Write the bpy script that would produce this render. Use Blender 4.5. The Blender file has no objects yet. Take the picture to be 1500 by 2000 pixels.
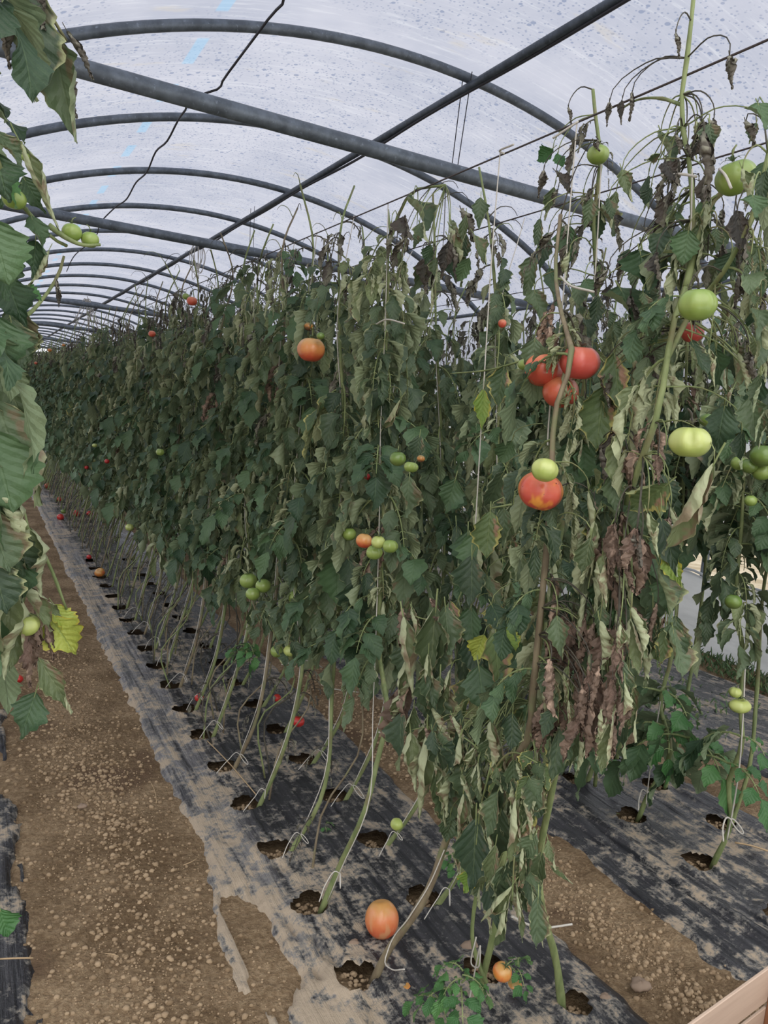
import bpy, math, random
import numpy as np
from mathutils import Vector, Matrix, Quaternion
S = bpy.context.scene
rnd = random.Random(7)
PI = math.pi

# ------------------------------------------------------------------ camera
F, CX, CY, H = 1500.0, 750.0, 1000.0, 1.45
def _n(v): return v/np.linalg.norm(v)
_Y = _n(np.array([-800.0, -258.0, F])); _X = np.array([2780.0, 70.0, F]); _X = _n(_X-_X.dot(_Y)*_Y)
_Z = np.cross(_X, _Y)
if _Z[1] > 0: _Z = -_Z
M3 = np.stack([_X, _Y, _Z])                    # rows = world axes seen from the camera (right, down, forward)
cam_d = bpy.data.cameras.new('camera'); cam = bpy.data.objects.new('camera', cam_d)
S.collection.objects.link(cam); S.camera = cam
r_, d_, f_ = M3 @ [1,0,0], M3 @ [0,1,0], M3 @ [0,0,1]
cam.matrix_world = Matrix(((r_[0], -d_[0], -f_[0], 0), (r_[1], -d_[1], -f_[1], 0), (r_[2], -d_[2], -f_[2], H), (0,0,0,1)))
cam_d.sensor_fit = 'VERTICAL'; cam_d.sensor_height = 36; cam_d.lens = 27; cam_d.clip_start = .05
# ------------------------------------------------------------------ sky, sun, exposure
w = bpy.data.worlds.new('overcast'); S.world = w; w.use_nodes = True
bg = w.node_tree.nodes['Background']; bg.inputs[0].default_value = (.95, .97, 1.0, 1); bg.inputs[1].default_value = 1.3
sun_d = bpy.data.lights.new('sun', 'SUN'); sun_d.energy = 1.1; sun_d.angle = math.radians(60); sun_d.color = (1, .96, .9)
sun = bpy.data.objects.new('sun', sun_d); S.collection.objects.link(sun); sun.rotation_euler = (math.radians(48), 0, math.radians(-25))
S.view_settings.view_transform = 'Standard'; S.view_settings.look = 'None'
S.view_settings.gamma = 1; S.view_settings.use_curve_mapping = False; S.view_settings.exposure = 0.25
S.cycles.max_bounces = 7; S.cycles.diffuse_bounces = 4; S.cycles.transmission_bounces = 4; S.cycles.glossy_bounces = 2

# ------------------------------------------------------------------ measuring: a point of the photograph on a plane of the place
def ray(px, py): return M3 @ _n(np.array([px-CX, py-CY, F]))
def onz(px, py, z=0.0):
    d = ray(px, py); t = (z-H)/d[2]; return np.array([0, 0, H]) + t*d
def onx(px, py, X):
    d = ray(px, py); t = X/d[0]; return np.array([0, 0, H]) + t*d

# ------------------------------------------------------------------ noise
def _h(ix, iy, s):
    n = (ix*374761393 + iy*668265263 + s*1442695041) & 0xffffffff
    n = ((n ^ (n >> 13))*1274126177) & 0xffffffff
    return ((n ^ (n >> 16)) & 0xffff)/65535.0
def vn(x, y, s=0):
    x = np.asarray(x, float); y = np.asarray(y, float)
    ix = np.floor(x).astype(np.int64); iy = np.floor(y).astype(np.int64)
    fx = x-ix; fy = y-iy; fx = fx*fx*(3-2*fx); fy = fy*fy*(3-2*fy)
    a = _h(ix, iy, s); b = _h(ix+1, iy, s); c = _h(ix, iy+1, s); d = _h(ix+1, iy+1, s)
    return (a*(1-fx)+b*fx)*(1-fy)+(c*(1-fx)+d*fx)*fy
def fbm(x, y, s=0, o=3):
    r = 0; a = .5
    for k in range(o): r = r+a*vn(x*2**k, y*2**k, s+k*17); a *= .5
    return r

# ------------------------------------------------------------------ mesh helpers
class MB:
    def __init__(s): s.v = []; s.f = []; s.uv = []; s.lr = []; s.mi = []; s.n = 0
    def add(s, v, f, uv=None, lr=0.0, mi=0):
        v = np.asarray(v, float); s.v.append(v)
        s.f.append(np.asarray(f, int)+s.n); k = len(v)
        s.uv.append(np.zeros((k, 2))+.5 if uv is None else np.asarray(uv, float)); s.lr.append(np.full(k, lr))
        s.mi.append(np.full(len(f), mi)); s.n += k
    def mesh(s, name, mats, smooth=True):
        V = np.concatenate(s.v); UV = np.concatenate(s.uv); LR = np.concatenate(s.lr)
        me = bpy.data.meshes.new(name)
        faces = [tuple(q[:3]) if (len(q) == 4 and q[3] == q[2]) else tuple(q) for blk in s.f for q in blk.tolist()]
        me.from_pydata(V.tolist(), [], faces)
        idx = np.empty(len(me.loops), int); me.loops.foreach_get('vertex_index', idx)
        ul = me.uv_layers.new(name='UVMap'); ul.data.foreach_set('uv', UV[idx].ravel())
        at = me.attributes.new('lr', 'FLOAT', 'POINT'); at.data.foreach_set('value', LR)
        for m in mats: me.materials.append(m)
        me.polygons.foreach_set('material_index', np.concatenate(s.mi))
        if smooth: me.polygons.foreach_set('use_smooth', np.ones(len(me.polygons), bool))
        me.update(); return me
def quads(nu, nv, wrap=False):
    f = []
    for i in range(nu-1):
        for j in range(nv if wrap else nv-1):
            f.append((i*nv+j, (i+1)*nv+j, (i+1)*nv+(j+1) % nv, i*nv+(j+1) % nv))
    return f
def tube(mb, pts, rad, seg=8, lr=.5, mi=0, cap=True):
    P = np.asarray(pts, float); n = len(P)
    R = np.full(n, rad) if np.isscalar(rad) else np.asarray(rad, float)
    T = np.gradient(P, axis=0); T /= np.linalg.norm(T, axis=1)[:, None]+1e-12
    a = np.array([0, 0, 1.0]) if abs(T[0][2]) < .9 else np.array([1.0, 0, 0])
    u = np.cross(T[0], a); u /= np.linalg.norm(u); vs = []
    for i in range(n):
        u = u-T[i]*u.dot(T[i]); u /= np.linalg.norm(u)+1e-12; b = np.cross(T[i], u)
        for k in range(seg):
            an = 2*PI*k/seg; vs.append(P[i]+R[i]*(math.cos(an)*u+math.sin(an)*b))
    f = [(a_, d, c, b) for a_, b, c, d in quads(n, seg, True)]
    if cap:
        vs.append(P[0]); vs.append(P[-1]); c0 = n*seg; c1 = c0+1
        for k in range(seg):
            f.append((c0, (k+1) % seg, k, k)); f.append((c1, (n-1)*seg+k, (n-1)*seg+(k+1) % seg, (n-1)*seg+(k+1) % seg))
    mb.add(vs, f, lr=lr, mi=mi)
def box(mb, lo, hi, M=None, mi=0):
    x0, y0, z0 = lo; x1, y1, z1 = hi
    v = np.array([(x0,y0,z0),(x1,y0,z0),(x1,y1,z0),(x0,y1,z0),(x0,y0,z1),(x1,y0,z1),(x1,y1,z1),(x0,y1,z1)], float)
    if M is not None: v = v @ np.asarray(M)[:3, :3].T + np.asarray(M)[:3, 3]
    mb.add(v, [(0,3,2,1),(4,5,6,7),(0,1,5,4),(1,2,6,5),(2,3,7,6),(3,0,4,7)], mi=mi)
def smooth_path(pts, n=24):
    P = np.asarray(pts, float)
    if len(P) < 3:
        t = np.linspace(0, 1, n)[:, None]; return P[0]*(1-t)+P[-1]*t
    d = np.r_[0, np.cumsum(np.linalg.norm(np.diff(P, axis=0), axis=1))]; m = np.gradient(P, d, axis=0)
    out = []
    for s in np.linspace(0, d[-1], n):
        i = min(np.searchsorted(d, s, 'right')-1, len(P)-2); h = d[i+1]-d[i]; t = (s-d[i])/h
        out.append((2*t**3-3*t*t+1)*P[i]+(t**3-2*t*t+t)*h*m[i]+(-2*t**3+3*t*t)*P[i+1]+(t**3-t*t)*h*m[i+1])
    return np.array(out)
def obj(name, me, parent=None, loc=None):
    o = bpy.data.objects.new(name, me); S.collection.objects.link(o)
    if loc is not None: o.location = loc
    if parent: o.parent = parent
    return o
def tag(o, label=None, cat=None, group=None, kind=None):
    if label: o['label'] = label
    if cat: o['category'] = cat
    if group: o['group'] = group
    if kind: o['kind'] = kind
    return o
def empty(name, loc, label, cat, group=None):
    o = obj(name, None, None, loc); o.empty_display_size = .05; return tag(o, label, cat, group)

# ------------------------------------------------------------------ materials
def mat(name):
    m = bpy.data.materials.new(name); m.use_nodes = True; nt = m.node_tree; nt.nodes.clear()
    return m, nt
class NT:
    def __init__(s, nt): s.nt = nt
    def n(s, t, **k):
        nd = s.nt.nodes.new(t)
        for a, v in k.items():
            if a.startswith('i_'): pass
            else: setattr(nd, a, v)
        return nd
    def set(s, sock, v):
        if hasattr(v, 'is_linked') or hasattr(v, 'links'): s.nt.links.new(v, sock)
        else:
            if isinstance(v, tuple) and len(v) == 3 and sock.type == 'RGBA': v = (*v, 1)
            sock.default_value = v
    def math(s, op, a, b=0.0, c=0.0, clamp=False):
        nd = s.n('ShaderNodeMath', operation=op, use_clamp=clamp)
        s.set(nd.inputs[0], a); s.set(nd.inputs[1], b); s.set(nd.inputs[2], c); return nd.outputs[0]
    def mix(s, f, a, b, mode='MIX'):
        nd = s.n('ShaderNodeMix', data_type='RGBA', blend_type=mode)
        s.set(nd.inputs[0], f); s.set(nd.inputs[6], a); s.set(nd.inputs[7], b); return nd.outputs[2]
    def noise(s, vec, scale, detail=3, rough=.55, dist=0):
        nd = s.n('ShaderNodeTexNoise'); s.set(nd.inputs['Vector'], vec); nd.inputs['Scale'].default_value = scale
        nd.inputs['Detail'].default_value = detail; nd.inputs['Roughness'].default_value = rough; nd.inputs['Distortion'].default_value = dist
        return nd.outputs['Fac']
    def ramp(s, f, a, b, ease=False):
        nd = s.n('ShaderNodeMapRange', clamp=True); nd.interpolation_type = 'SMOOTHSTEP'
        s.set(nd.inputs[0], f); nd.inputs[1].default_value = a; nd.inputs[2].default_value = b; return nd.outputs[0]
    def mapping(s, vec, scale=(1,1,1), loc=(0,0,0), rot=(0,0,0)):
        nd = s.n('ShaderNodeMapping'); s.set(nd.inputs[0], vec); nd.inputs['Scale'].default_value = scale
        nd.inputs['Location'].default_value = loc; nd.inputs['Rotation'].default_value = rot; return nd.outputs[0]
    def bump(s, h, strength=.3, dist=.01):
        nd = s.n('ShaderNodeBump'); s.set(nd.inputs['Height'], h); nd.inputs['Strength'].default_value = strength
        nd.inputs['Distance'].default_value = dist; return nd.outputs[0]
    def princ(s, col, rough=.5, spec=.5, metal=0.0, normal=None, out=True, coat=0):
        nd = s.n('ShaderNodeBsdfPrincipled'); s.set(nd.inputs['Base Color'], col); s.set(nd.inputs['Roughness'], rough)
        nd.inputs['Specular IOR Level'].default_value = spec; s.set(nd.inputs['Metallic'], metal); nd.inputs['Coat Weight'].default_value = coat
        if normal: s.nt.links.new(normal, nd.inputs['Normal'])
        if out: s.out(nd.outputs[0])
        return nd.outputs[0]
    def out(s, sh):
        o = s.n('ShaderNodeOutputMaterial'); s.nt.links.new(sh, o.inputs[0])
def tex(N, kind='Object'): return N.n('ShaderNodeTexCoord').outputs[kind]

def leaf_mat(name, A, B, under, edge, edge_w=.0, patch=None, patch_t=.62, vein=(.30,.38,.22), trans=.16, rough=.5):
    m, nt = mat(name); N = NT(nt)
    uv = N.n('ShaderNodeSeparateXYZ'); nt.links.new(tex(N, 'UV'), uv.inputs[0])
    u, v = uv.outputs[0], uv.outputs[1]
    s = N.math('MULTIPLY', N.math('ABSOLUTE', N.math('SUBTRACT', v, .5)), 2.0)
    lr = N.n('ShaderNodeAttribute', attribute_name='lr').outputs['Fac']
    oi = N.n('ShaderNodeObjectInfo').outputs['Random']
    P = tex(N, 'Object')
    nz = N.noise(P, 38, 4, .6)
    f = N.math('ADD', N.math('MULTIPLY', nz, .5), N.math('ADD', N.math('MULTIPLY', lr, .42), N.math('MULTIPLY', oi, .38)))
    col = N.mix(N.ramp(f, .3, .95), A, B)
    # veins: midrib and side veins
    lat = N.math('FRACT', N.math('MULTIPLY', N.math('SUBTRACT', u, N.math('MULTIPLY', s, .22)), 7.0))
    lv = N.ramp(N.math('ABSOLUTE', N.math('SUBTRACT', lat, .5)), .10, .0)
    mid = N.ramp(s, .085, .02)
    isl = N.math('LESS_THAN', s, .995) if False else 1.0
    vf = N.math('MAXIMUM', mid, N.math('MULTIPLY', lv, .45))
    col = N.mix(N.math('MULTIPLY', vf, .34), col, vein)
    if patch:
        pn = N.noise(N.mapping(P, (1,1,1)), 24, 3, .6)
        pf = N.ramp(N.math('ADD', N.math('ADD', pn, N.math('MULTIPLY', oi, .12)), N.math('MULTIPLY', s, .14)), patch_t, patch_t+.1)
        col = N.mix(pf, col, patch)
    if edge_w > 0:
        en = N.math('ADD', s, N.math('MULTIPLY', N.noise(P, 34, 4), .8))
        col = N.mix(N.ramp(en, 1.42-edge_w, 1.62-edge_w), col, edge)
    geo = N.n('ShaderNodeNewGeometry').outputs['Backfacing']
    un = N.mix(N.math('MULTIPLY', nz, .5), under, tuple(c*.72 for c in under))
    un = N.mix(N.math('MULTIPLY', vf, .55), un, tuple(c*.45 for c in under))
    if patch: un = N.mix(N.math('MULTIPLY', pf, .8), un, patch)
    col = N.mix(N.math('MULTIPLY', geo, .88), col, un)
    hgt = N.math('SUBTRACT', N.math('ABSOLUTE', N.math('SUBTRACT', lat, .5)), N.math('MULTIPLY', mid, .4))
    bp = N.bump(N.math('ADD', hgt, N.math('MULTIPLY', nz, 2.0)), .6, .003)
    sh = N.princ(col, rough, .42, normal=bp, out=False)
    tr = N.n('ShaderNodeBsdfTranslucent'); N.set(tr.inputs[0], N.mix(.5, col, (.45,.55,.12), 'MULTIPLY') if False else col)
    mx = N.n('ShaderNodeMixShader'); mx.inputs[0].default_value = trans
    nt.links.new(sh, mx.inputs[1]); nt.links.new(tr.outputs[0], mx.inputs[2]); N.out(mx.outputs[0])
    return m
ML = {
 'fresh':  leaf_mat('fresh_leaf', (.028,.060,.028), (.085,.150,.066), (.19,.25,.14), (.3,.33,.12), 0, vein=(.12,.19,.085)),
 'limp':   leaf_mat('limp_leaf', (.033,.060,.032), (.105,.150,.075), (.27,.32,.18), (.36,.38,.2), .10, (.16,.13,.075), .80, vein=(.15,.20,.10)),
 'pale':   leaf_mat('pale_curled_leaf', (.085,.120,.055), (.22,.265,.125), (.42,.45,.27), (.50,.50,.28), .12, (.24,.17,.11), .78, vein=(.25,.29,.15)),
 'yellow': leaf_mat('yellow_edged_leaf', (.055,.095,.040), (.13,.185,.07), (.30,.33,.16), (.46,.42,.14), .24, (.34,.20,.13), .74, vein=(.2,.26,.1)),
 'brown':  leaf_mat('dead_brown_leaf', (.20,.13,.10), (.48,.34,.26), (.44,.31,.23), (.3,.2,.14), 0, (.14,.095,.07), .62, vein=(.24,.17,.12), trans=.08, rough=.75),
 'dark':   leaf_mat('withered_dark_leaf', (.045,.042,.038), (.19,.18,.13), (.29,.28,.215), (.2,.15,.1), 0, (.085,.07,.058), .62, vein=(.16,.15,.11), trans=.08, rough=.7),
 'bright': leaf_mat('young_green_leaf', (.040,.12,.035), (.085,.21,.06), (.17,.30,.12), (.3,.33,.12), 0, vein=(.12,.25,.1)),
 'lime':   leaf_mat('lime_yellow_leaf', (.16,.27,.05), (.38,.43,.08), (.38,.42,.15), (.5,.42,.06), .2, vein=(.2,.3,.1)),
}
def stem_mat(name, a, b, c=None):
    m, nt = mat(name); N = NT(nt); P = tex(N)
    col = N.mix(N.ramp(N.noise(N.mapping(P, (1,1,.25)), 45, 4, .6), .3, .7), a, b)
    if c: col = N.mix(N.ramp(N.noise(P, 14, 3), .5, .66), col, c)
    N.princ(col, .6, .35, normal=N.bump(N.noise(N.mapping(P, (1,1,.2)), 260, 2), .4, .002)); return m
M_STEM = stem_mat('green_stem', (.13,.17,.065), (.25,.29,.125), (.17,.16,.075))
M_STEMB = stem_mat('brown_stem', (.15,.115,.075), (.26,.215,.135), (.17,.18,.09))
M_STEMD = stem_mat('dark_dry_stem', (.035,.032,.028), (.10,.09,.065))
def plain(name, col, rough=.6, spec=.4, metal=0, var=.15, scale=30):
    m, nt = mat(name); N = NT(nt); P = tex(N)
    c = N.mix(N.noise(P, scale, 3), tuple(x*(1-var) for x in col), tuple(min(1, x*(1+var)) for x in col))
    N.princ(c, rough, spec, metal); return m
M_TWINE = plain('white_twine', (.52,.49,.44), .8, .2, var=.2, scale=200)
M_WIRE = plain('rusty_wire', (.060,.045,.045), .5, .4)
M_CABLE = plain('dark_cable', (.035,.033,.038), .6, .3)

def fruit_mat(name, top, body, base, lo=-.6, hi=.8, spots=None, blotch=None):
    m, nt = mat(name); N = NT(nt); P = tex(N)
    sp = N.n('ShaderNodeSeparateXYZ'); nt.links.new(P, sp.inputs[0])
    z = N.math('ADD', sp.outputs[2], N.math('MULTIPLY', N.math('SUBTRACT', N.noise(P, 1.6, 3), .5), .7))
    col = N.mix(N.ramp(z, lo, .05), base, body); col = N.mix(N.ramp(z, .1, hi), col, top)
    if blotch: col = N.mix(N.ramp(N.noise(N.mapping(P, (1,1,.4), (3,1,0)), 1.5, 2), .52, .66), col, blotch)
    if spots:
        vo = N.n('ShaderNodeTexVoronoi'); nt.links.new(P, vo.inputs['Vector']); vo.inputs['Scale'].default_value = 2.6
        col = N.mix(N.ramp(vo.outputs['Distance'], .12, .07), col, spots)
    fine = N.noise(P, 26, 3)
    N.princ(N.mix(N.math('MULTIPLY', fine, .25), col, tuple(c*.75 for c in body)), .32, .5, coat=.15); return m
MF = {
 'red':    fruit_mat('ripe_red_tomato', (.60,.17,.11), (.56,.095,.070), (.52,.07,.055)),
 'redor':  fruit_mat('orange_red_tomato', (.62,.22,.10), (.60,.125,.065), (.52,.075,.045)),
 'spot':   fruit_mat('speckled_red_tomato', (.62,.18,.08), (.58,.10,.06), (.48,.06,.04), spots=(.10,.035,.02), blotch=(.72,.30,.05)),
 'orange': fruit_mat('half_ripe_tomato', (.58,.33,.12), (.62,.24,.07), (.50,.055,.03), lo=-.75, hi=.55),
 'yellow': fruit_mat('yellow_orange_tomato', (.52,.30,.09), (.60,.20,.045), (.45,.26,.06), blotch=(.55,.09,.035)),
 'green':  fruit_mat('green_tomato', (.22,.32,.075), (.26,.34,.085), (.20,.29,.06)),
 'pale':   fruit_mat('pale_green_tomato', (.40,.46,.13), (.47,.52,.17), (.34,.42,.10)),
 'dkgreen':fruit_mat('dark_green_tomato', (.10,.17,.035), (.15,.23,.045), (.12,.17,.04)),
 'fullred':fruit_mat('small_red_tomato', (.48,.035,.025), (.50,.028,.025), (.38,.02,.02)),
 'big':    fruit_mat('large_orange_tomato', (.56,.30,.09), (.66,.21,.08), (.60,.12,.05), blotch=(.62,.28,.13)),
 'rotten': fruit_mat('rotting_tomato', (.26,.20,.07), (.42,.17,.03), (.10,.05,.03), spots=(.06,.03,.02)),
}

# galvanised steel
def steel(name, base):
    m, nt = mat(name); N = NT(nt); P = tex(N)
    c = N.mix(N.ramp(N.noise(P, 16, 5, .65), .35, .7), tuple(x*.72 for x in base), tuple(x*1.2 for x in base))
    c = N.mix(N.ramp(N.noise(P, 55, 2), .62, .75), c, tuple(x*1.5 for x in base))
    N.princ(c, .48, .4, .35); return m
M_STEEL = steel('galvanised_steel', (.16,.185,.215)); M_STEELD = steel('dull_galvanised_steel', (.085,.10,.12))

# ------------------------------------------------------------------ leaves
def leaflet(mb, o, d, n, L, W, droop, roll, lr, nt_=14, ns=6, lobes=4, lobe_d=.3, crumple=0., seed=0, mi=0, twist=0.):
    rs = np.random.RandomState(seed); o = np.array(o, float); d = _n(np.array(d, float)); n = np.array(n, float); n = _n(n-d*n.dot(d))
    T = np.linspace(0, 1, nt_+1); S_ = np.linspace(-1, 1, ns+1)
    ph = rs.rand()*6; V = []; UV = []
    wig = rs.rand(4)*6
    for i, t in enumerate(T):
        prof = (math.sin(PI*min(1, t**.72))**.85 if 0 < t < 1 else 0.0)*(1.18-.42*t)
        if t == 0: prof = .10
        tri = abs(((t*lobes+.35) % 1)*2-1)
        prof *= 1-lobe_d*tri*(1-.3*t)
        wdt = W*prof+.0006
        b = np.cross(n, d)
        rl = roll*(1+.25*math.sin(t*5+wig[0]))+.001; asym = .25*math.sin(t*3+wig[1])
        for s in S_:
            a = s*rl*(1+asym*(1 if s > 0 else -1))*abs(s)**.2
            if abs(roll) < .05: yy, zz = s*wdt, 0
            else: yy = wdt*math.sin(a)/rl; zz = wdt*(1-math.cos(a))/rl
            puck = .020*L*math.sin(t*44+abs(s)*-5)*abs(s)*.55
            wave = .05*L*math.sin(t*9+wig[2]*(1 if s > 0 else 2))*abs(s)**2
            fwd = -.0+.16*L*abs(s)*(1-t)*prof
            p = o+b*yy+n*(zz+puck+wave)+d*fwd
            if crumple: p = p+(rs.rand(3)-.5)*crumple*L
            V.append(p); UV.append((t, s*.5+.5))
        if i < nt_:
            st = L/nt_; o = o+d*st
            d = _n(d+np.array([0, 0, -1.0])*droop/nt_)
            if crumple: d = _n(d+(rs.rand(3)-.5)*crumple*1.6)
            if twist: n = _n(n*math.cos(twist/nt_)+b*math.sin(twist/nt_))
            n = _n(n-d*n.dot(d))
    mb.add(V, quads(nt_+1, ns+1), UV, lr, mi)

# kind: (rachis length, start elevation, rachis droop, leaflet L, W ratio, droop, roll, crumple, pairs)
KIND = {
 'fresh':  (.17, .35, 1.9, .090, .36, 1.9, .5, 0, 3),
 'limp':   (.17, .10, 3.2, .095, .35, 3.6, 1.1, .012, 3),
 'pale':   (.16, .00, 4.0, .095, .33, 5.0, 2.6, .03, 3),
 'yellow': (.16, .05, 3.6, .090, .36, 4.0, .9, .02, 3),
 'brown':  (.13, -.2, 5.0, .080, .34, 6.0, 2.6, .07, 3),
 'dark':   (.13, .10, 3.2, .060, .34, 5.0, 2.4, .07, 3),
 'bright': (.10, .45, 1.6, .055, .38, 1.4, .4, 0, 2),
 'wisp':   (.15, .70, 3.0, .030, .24, 4.0, 2.4, .09, 4),
}
def compound(kind, seed, res=1.0):
    rs = random.Random(seed); Lr, e0, rg, LL, wr, dr, ro, cr, pairs = KIND[kind]
    mb = MB(); d = np.array([0, math.cos(e0), math.sin(e0)]); P = [np.zeros(3)]; D = [d]; nseg = 10 if res > .6 else 5
    Lr *= rs.uniform(.85, 1.2); side = rs.uniform(-.25, .25)
    for i in range(nseg):
        d = _n(d+np.array([side*.15, 0, -rg/nseg])); P.append(P[-1]+d*Lr/nseg); D.append(d)
    tube(mb, P, np.linspace(.0032, .0013, nseg+1), 5 if res > .6 else 3, .5, 1, False)
    nt_, ns = (14, 6) if res > .6 else (5, 2)
    def leaf_at(k, sgn, sc, fwd=.4, pet=.012):
        p = P[k]; dd = D[k]; sd = np.array([sgn, 0, 0.0])
        if sgn == 0: ld = dd
        else: ld = _n(dd*fwd+sd*(.9)+np.array([0, 0, rs.uniform(-.1, .2)]))
        q = p+ld*pet
        if sgn: tube(mb, [p, p*.5+q*.5+[0, 0, .002], q], [.0013, .0011, .001], 4 if res > .6 else 3, .5, 1, False)
        up = _n(np.array([rs.uniform(-.5, .5), .55+rs.uniform(-.5, .5), 1.0]))
        L = LL*sc*rs.uniform(.82, 1.18)
        leaflet(mb, q, ld, up, L, L*wr*rs.uniform(.85, 1.15), dr*rs.uniform(.7, 1.3), ro*rs.uniform(.5, 1.3), rs.random(), nt_, ns,
                lobes=rs.choice([3, 4, 4, 5]), lobe_d=.34 if res > .6 else .0, crumple=cr, seed=rs.randrange(10**6), twist=rs.uniform(-1.2, 1.2))
    fr = {2: [.45, .75], 3: [.34, .6, .84], 4: [.25, .45, .65, .85]}[pairs]
    for k, f in enumerate(fr):
        for sg in (-1, 1):
            if rs.random() < .06: continue
            leaf_at(max(1, min(nseg, int(round(f*nseg))+(rs.random() < .3))), sg, (.85, 1.05, .95, .8)[k])
    if res > .6 and kind not in ('wisp',):
        for f in (.25, .47, .72):
            for sg in (-1, 1):
                if rs.random() < .7: leaf_at(int(round(f*nseg)), sg, .32, .2, .005)
    leaf_at(nseg, 0, 1.25)
    stm = M_STEMD if kind in ('brown', 'dark', 'wisp') else M_STEM
    return mb, [ML['dark' if kind == 'wisp' else kind], stm]
NV = {'fresh': 7, 'limp': 8, 'pale': 6, 'yellow': 5, 'brown': 5, 'dark': 5, 'bright': 3, 'wisp': 5}
LEAF = {}
for k, c in NV.items():
    LEAF[k] = []
    for i in range(c):
        mb, ms = compound(k, hash_ := (i*37+len(k)*101+ord(k[0])), 1.0); LEAF[k].append(mb.mesh(k+'_leaf', ms))
# single leaflets hanging along -Z, 0.1 m long
SING = {}
for k, (wr, dr, ro, cr) in {'fresh': (.38, .3, .6, 0), 'limp': (.35, .3, 1.2, .012), 'pale': (.33, .3, 2.5, .02), 'yellow': (.36, .3, .8, .015),
                        'brown': (.32, .2, 2.6, .07), 'dark': (.34, .2, 2.5, .06), 'lime': (.42, .2, .7, .03), 'bright': (.36, .3, .4, 0)}.items():
    SING[k] = []
    for i in range(4):
        mb = MB(); leaflet(mb, (0, 0, 0), (0, .12, -1), (0, 1, .1), .1, .1*wr*(.9+.1*i), dr, ro*(.7+.2*i), i/3., 22, 8, 5, .3, cr, 900+i*7+len(k), twist=(-1, .6, 1.2, -.3)[i])
        tube(mb, [(0, -.006, .02), (0, -.004, .01), (0, 0, 0), (0, .001, -.02)], [.0013, .0013, .0012, .0008], 5, .5, 1, False)
        SING[k].append(mb.mesh(k+'_leaflet', [ML[k], M_STEMD if k in ('brown', 'dark') else M_STEM]))

def add_leaf(plant, kind, p, yaw, sc, tilt=0.):
    o = bpy.data.objects.new('leaf', rnd.choice(LEAF[kind])); S.collection.objects.link(o)
    o.parent = plant; b = plant.location; o.location = (p[0]-b[0], p[1]-b[1], p[2]-b[2])
    o.rotation_euler = (tilt, rnd.uniform(-.15, .15), yaw); o.scale = (sc, sc, sc*rnd.uniform(.9, 1.15))
    if kind == 'brown': o['label'] = 'dead brown crumpled leaf'
    elif kind == 'yellow': o['label'] = 'green leaf with yellow edges'
    return o
def ony(px, py, Y):
    d = ray(px, py); return np.array([0, 0, H])+d*(Y/d[1])
def at(px, py, X):                             # X > .5: on the plane x = X; smaller: the plant at the path edge, on a plane y = const
    return onx(px, py, X) if X > .5 else ony(px, py, .84+2.2*X)
def add_single(plant, kind, x0, y0, x1, y1, X, yaw=None, wide=1.0):
    a = at(x0, y0, X); b = at(x1, y1, X); v = Vector(b-a); Ln = v.length
    o = bpy.data.objects.new('leaf', rnd.choice(SING[kind])); S.collection.objects.link(o)
    o.parent = plant; o.location = Vector(a)-plant.location
    q = Vector((0, 0, -1)).rotation_difference(v.normalized())
    if yaw is None: yaw = math.atan2(-a[0], -(a[1])) if False else rnd.uniform(-.9, .9)
    tocam = math.atan2(a[0], -a[1])           # leaf face turned roughly to the path
    o.rotation_mode = 'QUATERNION'
    o.rotation_quaternion = q @ Quaternion((0, 0, 1), tocam+PI+PI+yaw)
    sc = Ln/.1; o.scale = (sc*wide, sc*wide, sc)
    if kind == 'brown': o['label'] = 'dead brown crumpled leaf'
    elif kind == 'yellow': o['label'] = 'green leaf with yellow edges'
    return o

def stem_part(plant, pts, r0=.009, r1=.004, m=None, name='stem', n=40, seg=8, node=.13):
    P = smooth_path(pts, n); b = np.array(plant.location); s = np.linspace(0, 1, n)
    R = r0+(r1-r0)*s; d = np.cumsum(np.r_[0, np.linalg.norm(np.diff(P, axis=0), axis=1)])
    R = R*(1+.28*np.exp(-((d % node)/node-.5)**2/.006))
    mb = MB(); tube(mb, P-b, R, seg)
    return obj(name, mb.mesh('stem', [m or M_STEM]), plant), P

def pick(z, near):
    r = rnd.random()
    if z > 2.0: t = (('wisp', .42), ('dark', .40), ('pale', .08), ('limp', .10))
    elif z > 1.75: t = (('wisp', .12), ('dark', .24), ('pale', .22), ('limp', .34), ('fresh', .08))
    elif z > 1.45: t = (('dark', .05), ('pale', .15), ('limp', .45), ('fresh', .33), ('brown', .02))
    else: t = (('pale', .07), ('limp', .42), ('fresh', .48), ('yellow', .02), ('brown', .01))
    if near == 1: t = (('pale', .20), ('limp', .38), ('fresh', .22), ('yellow', .10), ('brown', .10)) if z < 1.75 else (('dark', .45), ('wisp', .2), ('pale', .1), ('limp', .25))
    for k, p in t:
        if r < p: return k
        r -= p
    return 'limp'
def clothe(plant, P, n, z0, z1, near=0, sc=1.0):
    d = np.cumsum(np.r_[0, np.linalg.norm(np.diff(P, axis=0), axis=1)]); yaw = rnd.uniform(0, 6)
    ok = [i for i in range(len(P)) if z0 <= P[i][2] <= z1]
    for k in range(n):
        f = ok[0]+(ok[-1]-ok[0])*(k+rnd.random()*.8)/n; i = min(int(f), len(P)-2); t = f-i
        p = P[i]*(1-t)+P[i+1]*t; yaw += 2.4+rnd.uniform(-.5, .5)
        kd = pick(p[2]+rnd.uniform(-.1, .1), near)
        add_leaf(plant, kd, p, yaw, sc*rnd.uniform(.8, 1.2)*(1.0 if p[2] < 1.9 else .85), rnd.uniform(-.2, .2))
ORD = ['front', 'second', 'third', 'fourth', 'fifth', 'sixth', 'seventh', 'eighth', 'ninth', 'tenth', 'eleventh', 'twelfth']

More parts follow.
